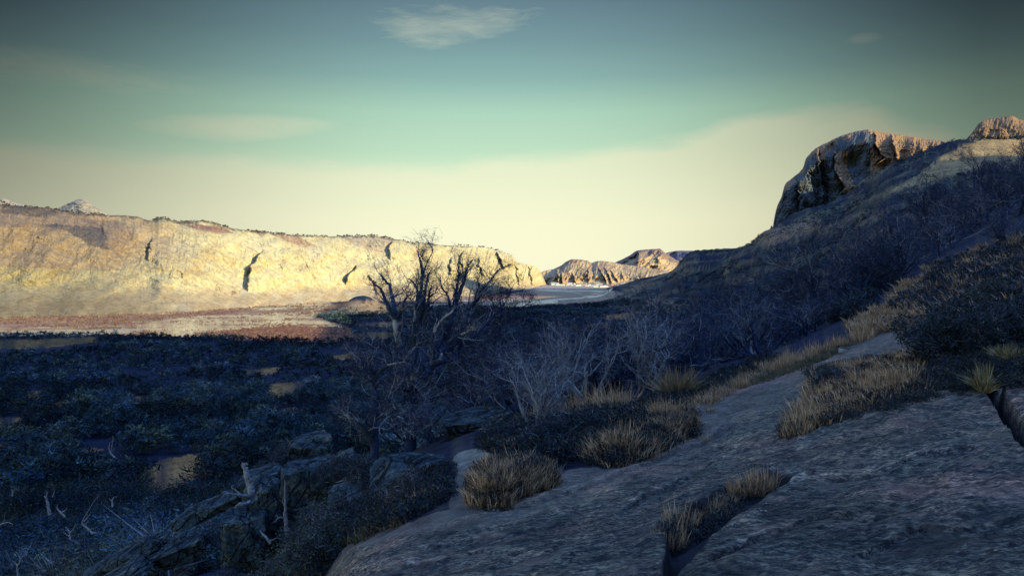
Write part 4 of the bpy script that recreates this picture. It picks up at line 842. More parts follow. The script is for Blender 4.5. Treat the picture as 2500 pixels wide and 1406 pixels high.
leafy(560, 14.8, .8, 332, 'dark bush at the bottom edge left of the yellow-flecked bushes', DG, 9, 7000, .033, 1.3, dz=.8)
# ================================================================== grass
def tuft_arrays(n, h, spread, rg, cols, lean=.35, w=.006, droop=.35, base=.10):
    a = rg.uniform(0, 6.28, n); rr_ = np.sqrt(rg.rand(n))*base; p0 = np.stack([np.cos(a)*rr_, np.sin(a)*rr_, np.zeros(n)-.02], -1)
    b = a+rg.normal(0, .7, n); out = np.abs(rg.normal(0, lean, n)); d = np.stack([np.cos(b)*out*spread, np.sin(b)*out*spread, np.ones(n)], -1); d /= np.linalg.norm(d, axis=1)[:, None]
    L = h*.86*(.35+rg.gamma(2.2, .18, n)).clip(0, 1.35)[:, None]; s = np.cross(d, rg.normal(0, 1, (n, 3))); s /= np.linalg.norm(s, axis=1)[:, None]
    mid = p0+d*L*.55; hz = d.copy(); hz[:, 2] = 0; tip = p0+d*L+hz*L*droop*rg.uniform(0, 1.6, (n, 1))-np.array([0, 0, 1])*L*droop*.25
    ww = w*rg.uniform(.6, 1.5, (n, 1)); v = np.stack([p0-s*ww, p0+s*ww, mid-s*ww*.8, mid+s*ww*.8, tip], 1).reshape(-1, 3)
    i = np.arange(n)[:, None]*5; q = i+np.array([[0, 1, 3, 2]]); t = i+np.array([[2, 3, 4]])
    cols = np.array(cols); c = cols[rg.randint(0, len(cols), n)]*rg.uniform(.65, 1.3, (n, 1)); c = np.repeat(c, 5, 0).reshape(n, 5, 3); c[:, :2] *= .62
    return v, q, t, c.reshape(-1, 3)
GOLD = [(.55, .35, .17), (.44, .28, .16), (.28, .17, .10), (.68, .49, .27)]; OLIVE = [(.22, .19, .09), (.14, .14, .07), (.32, .26, .13)]; TANG = [(.34, .22, .13), (.30, .21, .13), (.42, .30, .17)]
def mk_tuft(name, seed, n, h, spread, cols, **kw):
    v, q, t, c = tuft_arrays(n, h, spread, np.random.RandomState(seed), cols, **kw)
    me = mesh_obj(name, v, q, t, mat=M_GRASS, smooth=False, col=c); return me
tp = [mk_tuft('grass_tussock', 401, 230, .30, 1.0, GOLD, base=.19, lean=.34, droop=.3, w=.0034), mk_tuft('grass_tussock', 402, 170, .26, 1.2, GOLD, base=.19, lean=.30, droop=.2, w=.0042), mk_tuft('grass_tussock', 403, 190, .24, 1.0, TANG, base=.20, lean=.26, droop=.2, w=.0042), mk_tuft('grass_tussock', 404, 260, .26, 1.6, OLIVE, base=.06), mk_tuft('grass_tussock', 405, 140, .34, .8, GOLD, base=.18, lean=.28, droop=.25, w=.0030)]
used = set()
def put_tuft(k, px, py, s, label, group=None, sz=None, dmin=2.5, D=None, dz=0):
    if D is None:
        D = hit(px, py, dmin)
        if D is None or D > 60: return
    p = ((px-CX)/F*D, D, gz(px, D)+dz)
    o = tp[k] if k not in used else tp[k].copy()
    if k in used: COL.objects.link(o)
    used.add(k)
    if 'group' in o: del o['group']
    o.location = p; o.rotation_euler = (0, 0, rs.uniform(0, 6.28)); o.scale = (s, s, sz or s); tag(o, label, 'grass', group)
# spiky round tussock
sp = mk_tuft('grass_tussock', 410, 1500, .62, 1.5, [(.16, .15, .08), (.30, .22, .12), (.42, .28, .15)], lean=.5, base=.22, w=.006, droop=.15)
D = hit(1652, 972); sp.location = ((1652-CX)/F*D, D, gz(1652, D)); tag(sp, 'large round spiky tussock, green at the base and rusty at the tips', 'grass')
def band(poly, n, ks, smin, smax, label, group, dmin=2.5, mx=60, zs=1.0):
    xs = [p[0] for p in poly]; ys = [p[1] for p in poly]; c = 0; tries = 0; n = max(3, int(n*.75))
    while c < n and tries < n*40:
        tries += 1; px = rs.uniform(min(xs), max(xs)); py = rs.uniform(min(ys), max(ys))
        if not inpoly(np.array([px]), np.array([py]), poly)[0]: continue
        D = hit(px, py, dmin)
        if D is None or D > mx: continue
        s = rs.uniform(smin*.6, smax*1.15); put_tuft(ks[rs.randint(len(ks))], px, py, s, label, group, dmin=dmin, sz=s*zs*rs.uniform(.8, 1.2)); c += 1
band([(1325, 1030), (1330, 995), (1390, 1005), (1400, 1035)], 7, (0, 4), .9, 1.3, 'golden tussock at the left end of the grass bank behind the trail', 'tussocks at the left end of the bank')
band([(1395, 1000), (1520, 995), (1530, 1012), (1400, 1022)], 16, (0, 4), 1.1, 1.5, 'tall golden tussock in the long row behind the dark low bush', 'tall golden row')
band([(1540, 1015), (1640, 1000), (1640, 1015), (1550, 1028)], 11, (1, 0), .7, 1.0, 'short golden tussock just below the spiky round one', 'golden tussocks below the spiky one')
band([(1450, 1095), (1540, 1050), (1670, 1030), (1680, 1065), (1600, 1090), (1480, 1115)], 34, (2, 1, 0), .5, .85, 'dry tussock on the raised turf island in the middle of the trail', 'tussocks on the turf island')
band([(1170, 1160), (1230, 1130), (1330, 1140), (1340, 1180), (1260, 1180), (1180, 1215)], 30, (0, 1, 2), .45, .80, 'orange-gold tussock on the small turf mound beside the sandy patch', 'tussocks on the small turf mound')
band([(1635, 1330), (1640, 1290), (1680, 1285), (1680, 1320), (1650, 1345)], 6, (4,), .40, .60, 'wispy tussock at the lower end of the crevice in the slab', 'wispy tussocks low in the crevice')
band([(1690, 1265), (1790, 1210), (1800, 1235), (1700, 1290)], 8, (4, 0), .40, .55, 'golden tussock in the middle of the crevice in the slab', 'golden tussocks mid crevice')
band([(1795, 1205), (1890, 1172), (1890, 1180), (1810, 1215)], 7, (1, 0), .35, .55, 'small orange tussock at the upper end of the crevice in the slab', 'orange tussocks up the crevice')
band([(1925, 1065), (1990, 1040), (1995, 1050), (1945, 1072)], 7, (4, 1), .65, .85, 'upright golden tussock at the lower tip of the overgrown strip', 'tussocks at the tip of the strip')
band([(2015, 1030), (2060, 1015), (2060, 1026), (2030, 1036)], 3, (2,), .7, .9, 'reddish tussock leaning beside the overgrown strip edge', 'reddish tussocks of the strip')
band([(2080, 960), (2120, 930), (2200, 915), (2215, 940), (2130, 965)], 16, (2, 0), .7, 1.0, 'pale tan tussock in the middle of the overgrown strip', 'tan tussocks of the strip')
band([(1990, 900), (2080, 880), (2150, 870), (2230, 850), (2230, 880), (2100, 905), (2010, 915)], 20, (2, 1), .5, .75, 'short reddish tussock along the upper edge of the overgrown strip', 'short reddish tussocks')
band([(1850, 905), (1900, 880), (1960, 870), (2060, 832), (2060, 845), (1960, 888), (1880, 912)], 36, (0, 4, 1), .6, .95, 'bright golden tussock in the row along the far side of the trail', 'golden row along the trail')
band([(2080, 830), (2150, 795), (2160, 812), (2100, 838)], 12, (1, 0), .9, 1.2, 'yellow tussock above the white stone where the trail climbs', 'yellow tussocks above the stone')
band([(1700, 985), (1760, 955), (1840, 925), (1850, 935), (1760, 970)], 14, (1, 2), .5, .75, 'small dull tussock between the spiky tussock and the trail', 'dull small tussocks')
band([(810, 1330), (850, 1315), (860, 1325), (830, 1340)], 4, (3,), .6, .8, 'yellow-green tussock at the slab edge nearest the bottom left', 'yellow-green slab edge tussocks')
band([(900, 1260), (960, 1230), (1070, 1205), (1075, 1225), (960, 1260)], 14, (3, 1, 2), .55, .8, 'straw and green tussock between slab edge and round boulder', 'slab edge tussocks')
band([(2360, 960), (2400, 945), (2420, 955)], 4, (3,), .7, .9, 'greenish tussock under the big tangled bush', 'greenish tussocks under the bush')
band([(2440, 880), (2480, 870), (2490, 885)], 3, (3,), .8, 1.0, 'greenish tussock in front of the bush at the right edge', 'greenish tussocks at the right edge')
for px, py in ((1735, 1005), (1722, 1080), (1962, 995)): put_tuft(1, px, py, .42, {1735: 'lone little straw tuft on bare trail below the dull tussocks', 1722: 'tiny straw tuft beside the turf island', 1962: 'tiny forked tuft on bare rock left of the overgrown strip'}[px])
def merge_scatter(name, poly, n, protos, smin, smax, label, cat='grass', dmin=2.5, mx=400, zs=1, mat=M_GRASS, far_rot=True, box=None, ok=None):
    """one mesh of many small plants spread over the part of the ground inside the outline"""
    xs = [p[0] for p in poly]; ys = [p[1] for p in poly]; Vs = []; Qs = []; Ts = []; Cs = []; off = 0; c = 0; tr = 0
    while c < n and tr < n*30:
        tr += 1; px = rs.uniform(min(xs), max(xs)); py = rs.uniform(min(ys), max(ys))
        if not inpoly(np.array([px]), np.array([py]), poly)[0]: continue
        D = hit(px, py, dmin)
        if D is None or D > mx: continue
        v, q, t, cc = protos[rs.randint(len(protos))]; a = rs.uniform(0, 6.28); s = rs.uniform(smin, smax)*(1 if mx < 100 or D < 25 else (D/25)**.5)
        R = np.array([[math.cos(a), -math.sin(a), 0], [math.sin(a), math.cos(a), 0], [0, 0, 1]])
        Vs.append((v@R.T)*s+np.array([(px-CX)/F*D, D, gz(px, D)])); Qs.append(q+off); Ts.append(t+off); Cs.append(cc*rs.uniform(.75, 1.25)); off += len(v); c += 1
    if not c: return
    o = mesh_obj(name, np.concatenate(Vs), np.concatenate(Qs), np.concatenate(Ts), mat=mat, smooth=False, col=np.concatenate(Cs)); return tag(o, label, cat, kind='stuff')
r4 = np.random.RandomState(44)
gp = [tuft_arrays(90, .26, 1.2, r4, GOLD+TANG, base=.16, w=.010) for _ in range(3)]+[tuft_arrays(70, .22, 1.2, r4, TANG, base=.2, w=.010)]
gs = [tuft_arrays(45, .09, 1.5, r4, [(.16, .14, .08), (.10, .11, .06), (.22, .16, .09)], base=.10, w=.004) for _ in range(3)]
def cushion(rg, n, cols, R=.16, h=.08, s=.02):
    p = rg.normal(0, 1, (n, 3)); p /= np.linalg.norm(p, axis=1)[:, None]; p *= (rg.rand(n, 1)**.4); p = p*np.array([R, R, h])+np.array([0, 0, h*.3])
    d = rg.normal(0, 1, (n, 3)); d[:, 2] = np.abs(d[:, 2]); d /= np.linalg.norm(d, axis=1)[:, None]; k = np.cross(d, rg.normal(0, 1, (n, 3))); k /= np.linalg.norm(k, axis=1)[:, None]; l = s*rg.uniform(.5, 1.6, (n, 1))
    v = np.stack([p-k*l*.25, p+k*l*.25, p+d*l*1.3], 1).reshape(-1, 3); cols = np.array(cols); c = np.repeat(cols[rg.randint(0, len(cols), n)]*rg.uniform(.5, 1.5, (n, 1)), 3, 0)
    return v, np.zeros((0, 4), int), np.arange(3*n).reshape(-1, 3), c
cu = [cushion(r4, 420, DG+[(.07, .06, .04)]) for _ in range(4)]; cub = [cushion(r4, 420, DG+[(.05, .06, .08)], .30, .24, .05) for _ in range(4)]
merge_scatter('grass', [(2180, 760), (2200, 700), (2300, 640), (2420, 600), (2560, 560), (2560, 760), (2400, 780), (2260, 790)], 330, gp, .9, 1.5, 'rough tan grass over the bank at the right')
merge_scatter('grass', [(2060, 800), (2180, 740), (2300, 740), (2300, 790), (2150, 812)], 110, gp, .8, 1.2, 'thin straw grass where the trail meets the bank')
merge_scatter('grass', [(1840, 930), (2000, 870), (2080, 840), (2080, 850), (1990, 890), (1850, 940)], 160, gs, .8, 1.4, 'short turf along the trail edge')
gf = [tuft_arrays(70, .16, 1.2, r4, GOLD, base=.16, w=.0032, lean=.45, droop=.3) for _ in range(4)]
merge_scatter('grass', CLOD1, 150, gf, .7, 1.2, 'fine dry grass over the turf island')
merge_scatter('grass', CLOD2, 110, gf, .7, 1.1, 'fine dry grass over the small turf mound')
merge_scatter('grass', [(1320, 1040), (1390, 985), (1540, 980), (1620, 990), (1740, 950), (1840, 905), (1850, 925), (1740, 985), (1640, 1015), (1540, 1040), (1430, 1060)], 420, gf, .7, 1.4, 'fine dry grass along the bank behind the trail')
merge_scatter('grass', [(1980, 930), (2080, 890), (2240, 870), (2240, 960), (2120, 1000), (2000, 1040), (1930, 1060)], 260, gf, .7, 1.2, 'fine dry grass among the heath of the overgrown strip')
merge_scatter('grass', [(1640, 1310), (1690, 1262), (1800, 1205), (1890, 1178), (1800, 1230), (1700, 1310)], 28, gf, .5, .8, 'fine dry grass in the crevice')
merge_scatter('ground_cover', [p for p in VEG_R], 620, cu, .5, 1.1, 'dark heath of the overgrown strip on the slab', 'heath')
merge_scatter('ground_cover', [(1630, 1300), (1690, 1255), (1800, 1205), (1860, 1190), (1800, 1250), (1720, 1310), (1650, 1370)], 130, cu, .3, .7, 'dark mossy growth in the crevice', 'heath')
merge_scatter('ground_cover', CLOD1, 260, cu, .7, 1.2, 'dark heath over the turf island', 'heath')
merge_scatter('ground_cover', CLOD2, 220, cu, .6, 1.0, 'dark heath over the small turf mound', 'heath')
merge_scatter('ground_cover', [(1190, 1095), (1240, 1000), (1330, 1000), (1540, 1000), (1700, 950), (1880, 870), (1900, 880), (1780, 940), (1640, 1000), (1500, 1050), (1430, 1100), (1400, 1130), (1320, 1110)], 900, cu, 1.0, 2.0, 'dark heath between trail and thicket', 'heath')
merge_scatter('ground_cover', [(690, 1400), (820, 1330), (1000, 1270), (1080, 1220), (1090, 1140), (1000, 1180), (850, 1260), (700, 1330)], 700, cu, .7, 1.4, 'dark heath along the left edge of the slab', 'heath')
merge_scatter('grass', [(700, 1395), (830, 1335), (1000, 1275), (1080, 1225), (1085, 1180), (1000, 1210), (850, 1290)], 200, gs, .8, 1.6, 'sparse green grass along the left edge of the slab')
merge_scatter('ground_cover', [(1100, 1000), (1400, 900), (1700, 860), (1900, 800), (2100, 770), (2150, 700), (1900, 700), (1500, 800), (1100, 900)], 1300, cub, .9, 1.8, 'dark undergrowth beneath the thicket', 'undergrowth', mx=70)
merge_scatter('ground_cover', [(2190, 760), (2300, 650), (2560, 580), (2560, 790), (2300, 800)], 380, cub, .6, 1.2, 'dark heath tussocks among the grass of the bank', 'heath')
# ================================================================== rocks
def rock(loc, size, rot, seed, label, cuts=9, name='boulder', cat='boulder', n=64, rough=.10, mat=None):
    rg = np.random.RandomState(seed); F6 = []; off = 0; V = []
    u = np.linspace(-1, 1, n); a, b = np.meshgrid(np.tan(u*math.pi/4), np.tan(u*math.pi/4), indexing='ij')
    for ax, sg in ((0, 1), (0, -1), (1, 1), (1, -1), (2, 1), (2, -1)):
        p = np.zeros((n, n, 3)); p[..., ax] = sg; p[..., (ax+1) % 3] = a*sg; p[..., (ax+2) % 3] = b; V.append(p.reshape(-1, 3)); F6.append(grid_faces(n, n)+off); off += n*n
    V = np.concatenate(V); V /= np.linalg.norm(V, axis=1)[:, None]
    r = np.full(len(V), 1e9)
    for k in range(cuts+6):
        if k < 6: nd = np.zeros(3); nd[k//2] = 1 if k % 2 else -1; h = rg.uniform(.82, 1.0)
        else: nd = rg.normal(0, 1, 3); nd /= np.linalg.norm(nd); h = rg.uniform(.8, 1.05)
        c = V@nd; r = np.minimum(r, np.where(c > .05, h/np.maximum(c, .05), 1e9))
    r = np.minimum(r, 1.45)
    r = r*(1+rough*fbm(V[:, 0]*1.8+seed, V[:, 1]*1.8, V[:, 2]*1.8, o=6, g=.6, s=seed)-.07*np.clip(fbm(V[:, 0]*1.2, V[:, 1]*1.2+seed, V[:, 2]*3.0, o=4, s=seed+3, ridge=True), 0, 1))
    V = V*r[:, None]*np.array(size)*.5
    o = mesh_obj(name, V, np.concatenate(F6), mat=mat or M_ROCK); o.location = loc; o.rotation_euler = rot
    return tag(o, label, cat)
def rk(px, py, D, w, h, d, rot, seed, label, **kw):
    return rock(((px-CX)/F*D, D, (HZ-py)/F*D), (w*D/F, d, h*D/F), rot, seed, label, **kw)
rk(758, 1092, 20.5, 120, 70, 1.6, (0, -.05, .2), 501, 'flat-topped lichened boulder capping the outcrop, highest of the group')
rk(752, 1140, 19.8, 130, 60, 1.5, (0, -.10, .1), 502, 'cracked block just under the flat-topped boulder')
rk(735, 1225, 17.2, 130, 210, 1.5, (.1, .06, .3), 503, 'tall greenish rock face right of the bleached stump', cuts=6)
rk(655, 1262, 16.8, 105, 200, 1.3, (.1, -.08, .5), 504, 'dark greenish rock pillar directly below the bleached stump', cuts=6)
rk(600, 1315, 16.0, 110, 160, 1.3, (.1, .05, .2), 505, 'rounded green slab at the foot of the rock faces', cuts=7)
rk(820, 1178, 17.4, 160, 110, 1.6, (.15, -.35, .2), 506, 'tan sloping boulder right of the tall rock face')
rk(890, 1215, 15.0, 210, 60, 1.6, (.1, -.30, .15), 507, 'low tilted slab between the tan boulder and the round lichened one', name='rock_slab', cat='rock slab')
rk(1002, 1165, 12.0, 225, 110, 1.3, (.12, -.12, .1), 508, 'broad rounded boulder with green lichen left of the sandy patch', cuts=10, rough=.07)
rk(515, 1240, 19.0, 200, 34, .7, (.1, -.36, .2), 509, 'dark tilted slab behind and left of the bleached stump', name='rock_slab', cat='rock slab')
rk(440, 1345, 18.0, 150, 50, .9, (.1, -.40, .2), 510, 'massive dark rock shoulder left of the greenish rock faces')
rk(300, 1368, 17.0, 250, 40, .7, (.1, -.48, .1), 511, 'long pale-edged slab slanting up from the bottom left', name='rock_slab', cat='rock slab')
rk(270, 1425, 15.5, 240, 46, .9, (.1, -.5, .1), 512, 'rock slab at the bottom edge below the long slanting one', name='rock_slab', cat='rock slab')
rk(640, 1165, 19.6, 120, 40, 1.2, (.1, -.3, .1), 513, 'small dark rock behind the bleached stump')
rk(1160, 1028, 15.2, 190, 44, 1.6, (.08, -.10, .1), 514, 'flat reddish-streaked rock behind the sandy patch', name='rock_slab', cat='rock slab', rough=.06)
rk(1040, 1010, 17.3, 110, 30, 1.0, (.08, -.05, .1), 515, 'small flat rock beside the large tree, left of the reddish-streaked one', name='rock_slab', cat='rock slab')
p = at(2057, 862); mW, tW, bW = mat_new('pale_stone', .9, .2); bW.inputs['Base Color'].default_value = (.30, .29, .25, 1)
rock((p[0], p[1], p[2]+.03), (.17, .13, .11), (0, .3, .3), 520, 'single whitish stone lying on the dark edge of the trail', name='stone', cat='stone', n=20, mat=mW)
# pebbles along the undercut turf
pr = np.random.RandomState(9); Vp = []; Tp = []; off = 0; octv = np.array([(1, 0, 0), (-1, 0, 0), (0, 1, 0), (0, -1, 0), (0, 0, 1), (0, 0, -1)], float); octf = np.array([(0, 2, 4), (2, 1, 4), (1, 3, 4), (3, 0, 4), (2, 0, 5), (1, 2, 5), (3, 1, 5), (0, 3, 5)])
PEB = [([(1440, 1150), (1560, 1145), (1640, 1105), (1640, 1120), (1560, 1160), (1440, 1165)], 420), ([(1350, 1165), (1440, 1145), (1440, 1190), (1330, 1210)], 200), ([(1100, 1240), (1130, 1180), (1160, 1240), (1300, 1230), (1200, 1265)], 260), ([(1750, 1290), (1900, 1210), (1940, 1195), (1900, 1235), (1760, 1310)], 220), ([(1700, 1080), (1900, 960), (2100, 860), (2100, 900), (1900, 1000)], 400)]
for poly, n in PEB:
    xs = [q[0] for q in poly]; ys = [q[1] for q in poly]
    for _ in range(n):
        px = pr.uniform(min(xs), max(xs)); py = pr.uniform(min(ys), max(ys))
        if not inpoly(np.array([px]), np.array([py]), poly)[0]: continue
        q = at(px, py); s = pr.gamma(2, .0016)+.002; Vp.append(octv*pr.uniform(.6, 1.2, (1, 3))*s@np.array([[.8, .6, 0], [-.6, .8, 0], [0, 0, 1]])+q); Tp.append(octf+off); off += 6
tag(mesh_obj('gravel', np.concatenate(Vp), None, np.concatenate(Tp), mat=mW, smooth=False), 'loose pale gravel along the trail and the undercut turf', 'gravel', kind='stuff')
# ================================================================== stump, snags
def snag(px, py, D, limbs, label, seed, name='dead_tree', cat='dead tree', tone='p', twk=.35, sub=(0, 3)):
    rg = np.random.RandomState(seed); base = np.array([(px-CX)/F*D, D, (HZ-py)/F*D]); tr = []; cr = []
    for k, (pl, r0, r1) in enumerate(limbs):
        a = np.array(pl, float); dd = D+a[:, 2]; w = np.stack([(a[:, 0]-CX)/F*dd, dd, (HZ-a[:, 1])/F*dd], -1)-base
        n = (len(a)-1)*7+1; q = pchip(np.arange(len(a)), w, np.linspace(0, len(a)-1, n)); q += rg.normal(0, r0*.10, q.shape)
        rad = np.linspace(r0*.8, r1*.7, n)*(1+rg.normal(0, .10, n)); tn = PALE*rg.uniform(.42, .66) if tone == 'p' else MIDB*1.8
        (tr if k == 0 else cr).append((q, rad, tn))
        for _ in range(rg.randint(*sub)):
            j = rg.randint(2, n-1); grow(q[j], rg.normal(0, 1, 3)+np.array([0, 0, .4]), twk*D/20*rg.uniform(.5, 1), max(.006, rad[j]*.3), 1, cr, rg, .9, 3, .25, .05, .6, tone=tn*.8)
    e = empty(name, tuple(base), label, cat); v, q, c = tubes(tr, 9); mesh_obj('trunk', v, q, mat=M_BARK, col=c, parent=e)
    if cr: v, q, c = tubes(cr, 5); mesh_obj('branches', v, q, mat=M_BARK, col=c, parent=e)
    return e
snag(622, 1222, 16.4, [([(618, 1222, 0), (612, 1190, 0), (604, 1165, 0), (598, 1140, 0), (594, 1130, 0)], .11, .05), ([(604, 1150, 0), (598, 1142, -.05), (588, 1134, -.1)], .03, .012), ([(612, 1212, 0), (590, 1210, -.3), (570, 1206, -.5), (545, 1204, -.7)], .06, .015), ([(590, 1208, -.3), (575, 1196, -.3), (565, 1188, -.3), (572, 1182, -.3)], .02, .007),
   ([(622, 1222, 0), (605, 1228, -.3), (585, 1232, -.5), (572, 1238, -.5)], .08, .03), ([(622, 1215, 0), (632, 1215, 0), (636, 1200, 0)], .05, .012), ([(604, 1135, 0), (601, 1128, 0)], .03, .01), ([(560, 1206, -.6), (552, 1200, -.6), (540, 1200, -.7)], .02, .008)], 'bleached broken stump with spreading roots on top of the rock', 601, 'tree_stump', 'tree stump', sub=(0, 2), twk=.15)
snag(698, 1300, 15.6, [([(703, 1305, 0), (697, 1270, 0), (696, 1230, 0), (695, 1200, 0), (696, 1172, 0)], .055, .018), ([(696, 1268, 0), (684, 1262, -.1), (668, 1275, -.2)], .02, .008), ([(697, 1240, 0), (690, 1225, 0), (689, 1218, 0)], .02, .010)], 'thin bleached upright snag against the tall rock face', 602, sub=(0, 2), twk=.12)
snag(655, 1330, 15.0, [([(660, 1325, 0), (650, 1312, 0), (640, 1302, 0), (634, 1294, 0)], .035, .012), ([(652, 1315, 0), (662, 1318, 0), (675, 1312, 0)], .02, .008)], 'short crooked bleached branch at the foot of the greenish pillar', 603, sub=(0, 2), twk=.12)
SN = [(120, 1255, 70, [([(122, 1256, 0), (118, 1232, 0), (113, 1215, 0), (115, 1202, 0)], .20, .06), ([(128, 1212, 0), (134, 1198, 0)], .08, .03), ([(116, 1225, 0), (108, 1210, 0)], .06, .03)], 'pale broken snag standing in the dark wood at the far left'),
      (150, 1255, 72, [([(160, 1262, 0), (148, 1250, 0), (139, 1240, 0), (141, 1230, 0)], .13, .04), ([(148, 1250, 0), (160, 1245, 0), (164, 1238, 0)], .07, .03)], 'forked pale snag just right of the broken one at the far left'),
      (225, 1300, 50, [([(226, 1302, 0), (215, 1290, 0), (200, 1275, 0), (210, 1255, 0)], .09, .03), ([(205, 1272, 0), (215, 1262, 0), (222, 1250, 0)], .06, .02), ([(210, 1255, 0), (232, 1220, 0), (244, 1208, 0)], .04, .015), ([(226, 1300, 0), (240, 1300, 0), (243, 1288, 0)], .05, .02)], 'twisted pale snag with a long leaning branch in the lower left wood'),
      (275, 1235, 62, [([(275, 1236, 0), (274, 1222, 0), (278, 1212, 0)], .10, .04), ([(275, 1225, 0), (266, 1216, 0)], .05, .02)], 'small pale snag right of the twisted one'),
      (170, 1315, 45, [([(172, 1315, 0), (168, 1295, 0), (160, 1285, 0)], .06, .02), ([(170, 1300, 0), (180, 1290, 0), (184, 1278, 0)], .05, .02), ([(170, 1310, 0), (158, 1300, 0)], .04, .02)], 'thin branching snag below the twisted one'),
      (45, 1400, 32, [([(45, 1405, 0), (42, 1385, 0), (50, 1365, 0), (38, 1345, 0)], .06, .015), ([(44, 1380, 0), (30, 1368, 0)], .03, .01), ([(48, 1368, 0), (60, 1350, 0)], .03, .01)], 'dim spindly snag in the bottom left corner'),
      (10, 1280, 55, [([(-8, 1290, 0), (5, 1278, 0), (20, 1275, 0), (32, 1280, 0)], .09, .03), ([(5, 1278, 0), (12, 1265, 0)], .05, .02)], 'pale fallen branch at the left edge of the wood'),
      (272, 1115, 120, [([(280, 1116, 0), (270, 1106, 0), (266, 1092, 0), (268, 1080, 0)], .16, .05), ([(270, 1105, 0), (276, 1070, 0), (275, 1062, 0)], .10, .03)], 'slender pale snag in the middle of the left wood'),
      (30, 1205, 95, [([(30, 1210, 0), (31, 1200, 0), (28, 1195, 0)], .14, .05), ([(31, 1202, 0), (37, 1196, 0)], .07, .03)], 'tiny pale snag near the left edge of the wood')]
for i, (px, py, D, lm, lb) in enumerate(SN): snag(px, py, D, lm, lb, 620+i, twk=.25)
snag(860, 1120, 14.0, [([(905, 1172, 0), (880, 1165, 0), (850, 1168, 0), (820, 1178, 0)], .02, .008), ([(850, 1168, 0), (835, 1180, 0), (815, 1185, 0)], .012, .006)], 'bleached fallen branch lying before the left dead tree', 640, 'fallen_branch', 'branch', sub=(1, 3), twk=.15)
snag(1165, 1045, 14.6, [([(1140, 1036, 0), (1158, 1041, 0), (1180, 1045, 0)], .022, .010), ([(1150, 1040, 0), (1140, 1044, 0), (1120, 1046, 0)], .012, .006)], 'bleached stick lying below the reddish-streaked flat rock', 641, 'fallen_branch', 'branch', sub=(0, 2), twk=.12)
# ================================================================== the wood on the valley floor (one mass)
def ftree(rg, nleaf, ntw, leaf=.22, H=1.0, R=.56, cols=DG, pal=.1, slim=.13):
    """unit-height tree: flattened leaf sprays around a few limbs, with bare pale sticks"""
    nb = max(4, nleaf//20); a = rg.uniform(0, 6.28, nb); ph = np.arccos(rg.uniform(-.15, 1, nb)); rs_ = rg.uniform(.72, 1.0, nb)*(1+.25*np.sin(a*2+rg.uniform(0, 6))); ce = np.stack([np.cos(a)*np.sin(ph)*R*rs_, np.sin(a)*np.sin(ph)*R*rs_, H*(.42+.50*np.cos(ph)*rs_)], -1)
    i = rg.randint(0, nb, nleaf); p = ce[i]+rg.normal(0, 1, (nleaf, 3))*np.array([.10, .10, .07])
    d = rg.normal(0, 1, (nleaf, 3)); d[:, 2] = d[:, 2]*.7+.25; d /= np.linalg.norm(d, axis=1)[:, None]; k = np.cross(d, rg.normal(0, 1, (nleaf, 3))); k /= np.linalg.norm(k, axis=1)[:, None]; l = leaf*rg.uniform(.5, 1.4, (nleaf, 1))
    v = np.stack([p-k*l*slim, p+k*l*slim, p+d*l], 1); br = rg.uniform(.45, 1.7, nb)[i][:, None]*rg.uniform(.6, 1.4, (nleaf, 1)); cols = np.array(cols); c = cols[rg.randint(0, len(cols), nleaf)]*br
    if ntw:
        s = np.stack([rg.normal(0, .04, ntw), rg.normal(0, .04, ntw), rg.uniform(0, .5, ntw)*H], -1); j = rg.randint(0, nb, ntw); e = ce[j]+rg.normal(0, .10, (ntw, 3)); s = s*(1-.55*rg.rand(ntw, 1))+e*.45*rg.rand(ntw, 1)*1
        w = np.cross(e-s, rg.normal(0, 1, (ntw, 3))); w /= np.linalg.norm(w, axis=1)[:, None]; ww = .009*rg.uniform(.5, 1.3, (ntw, 1))
        v2 = np.stack([s-w*ww, s+w*ww, e], 1); pc = np.where(rg.rand(ntw, 1) < pal, np.array((.26, .28, .28)), np.array((.05, .055, .065))); v = np.concatenate([v, v2]); c = np.concatenate([c, pc*rg.uniform(.6, 1.2, (ntw, 1))])
    return v.reshape(-1, 3).astype(np.float32), np.repeat(c, 3, 0).astype(np.float32)
def scatter_mass(name, protos, px, D, hgt, tint, label, cat, mat=M_FOREST):
    N = len(px); rg = np.random.RandomState(N); which = rg.randint(0, len(protos), N); Vs = []; Cs = []
    x = (px-CX)/F*D; z = gzv(px, D)-.2; a = rg.uniform(0, 6.28, N); ca, sa = np.cos(a), np.sin(a)
    for w in range(len(protos)):
        m = which == w; v, c = protos[w]
        if not m.any(): continue
        V = np.empty((m.sum(), len(v), 3), np.float32); s = hgt[m][:, None]; wd = s*rg.uniform(.85, 1.35, (m.sum(), 1))
        V[..., 0] = (v[None, :, 0]*ca[m][:, None]-v[None, :, 1]*sa[m][:, None])*wd+x[m][:, None]
        V[..., 1] = (v[None, :, 0]*sa[m][:, None]+v[None, :, 1]*ca[m][:, None])*wd+D[m][:, None]
        V[..., 2] = v[None, :, 2]*s+z[m][:, None]
        Vs.append(V.reshape(-1, 3)); Cs.append(np.minimum(c[None]*tint[m][:, None, :], .26).reshape(-1, 3))
    V = np.concatenate(Vs); T_ = np.arange(len(V)).reshape(-1, 3)
    return tag(mesh_obj(name, V, None, T_, mat=mat, smooth=False, col=np.concatenate(Cs)), label, cat, kind='stuff')
FR = np.random.RandomState(31)
NAVY = [(.012, .030, .058), (.018, .042, .060), (.034, .056, .052)]
def gen(n, Da, Db, pxa, pxb, accept):
    u = FR.rand(n); D = np.sqrt(Da**2+u*(Db**2-Da**2)); px = FR.uniform(pxa, pxb, n); z = gzv(px, D); py = HZ-F*z/D
    k = accept(px, py, D, z)
    return px[k], py[k], D[k], z[k]
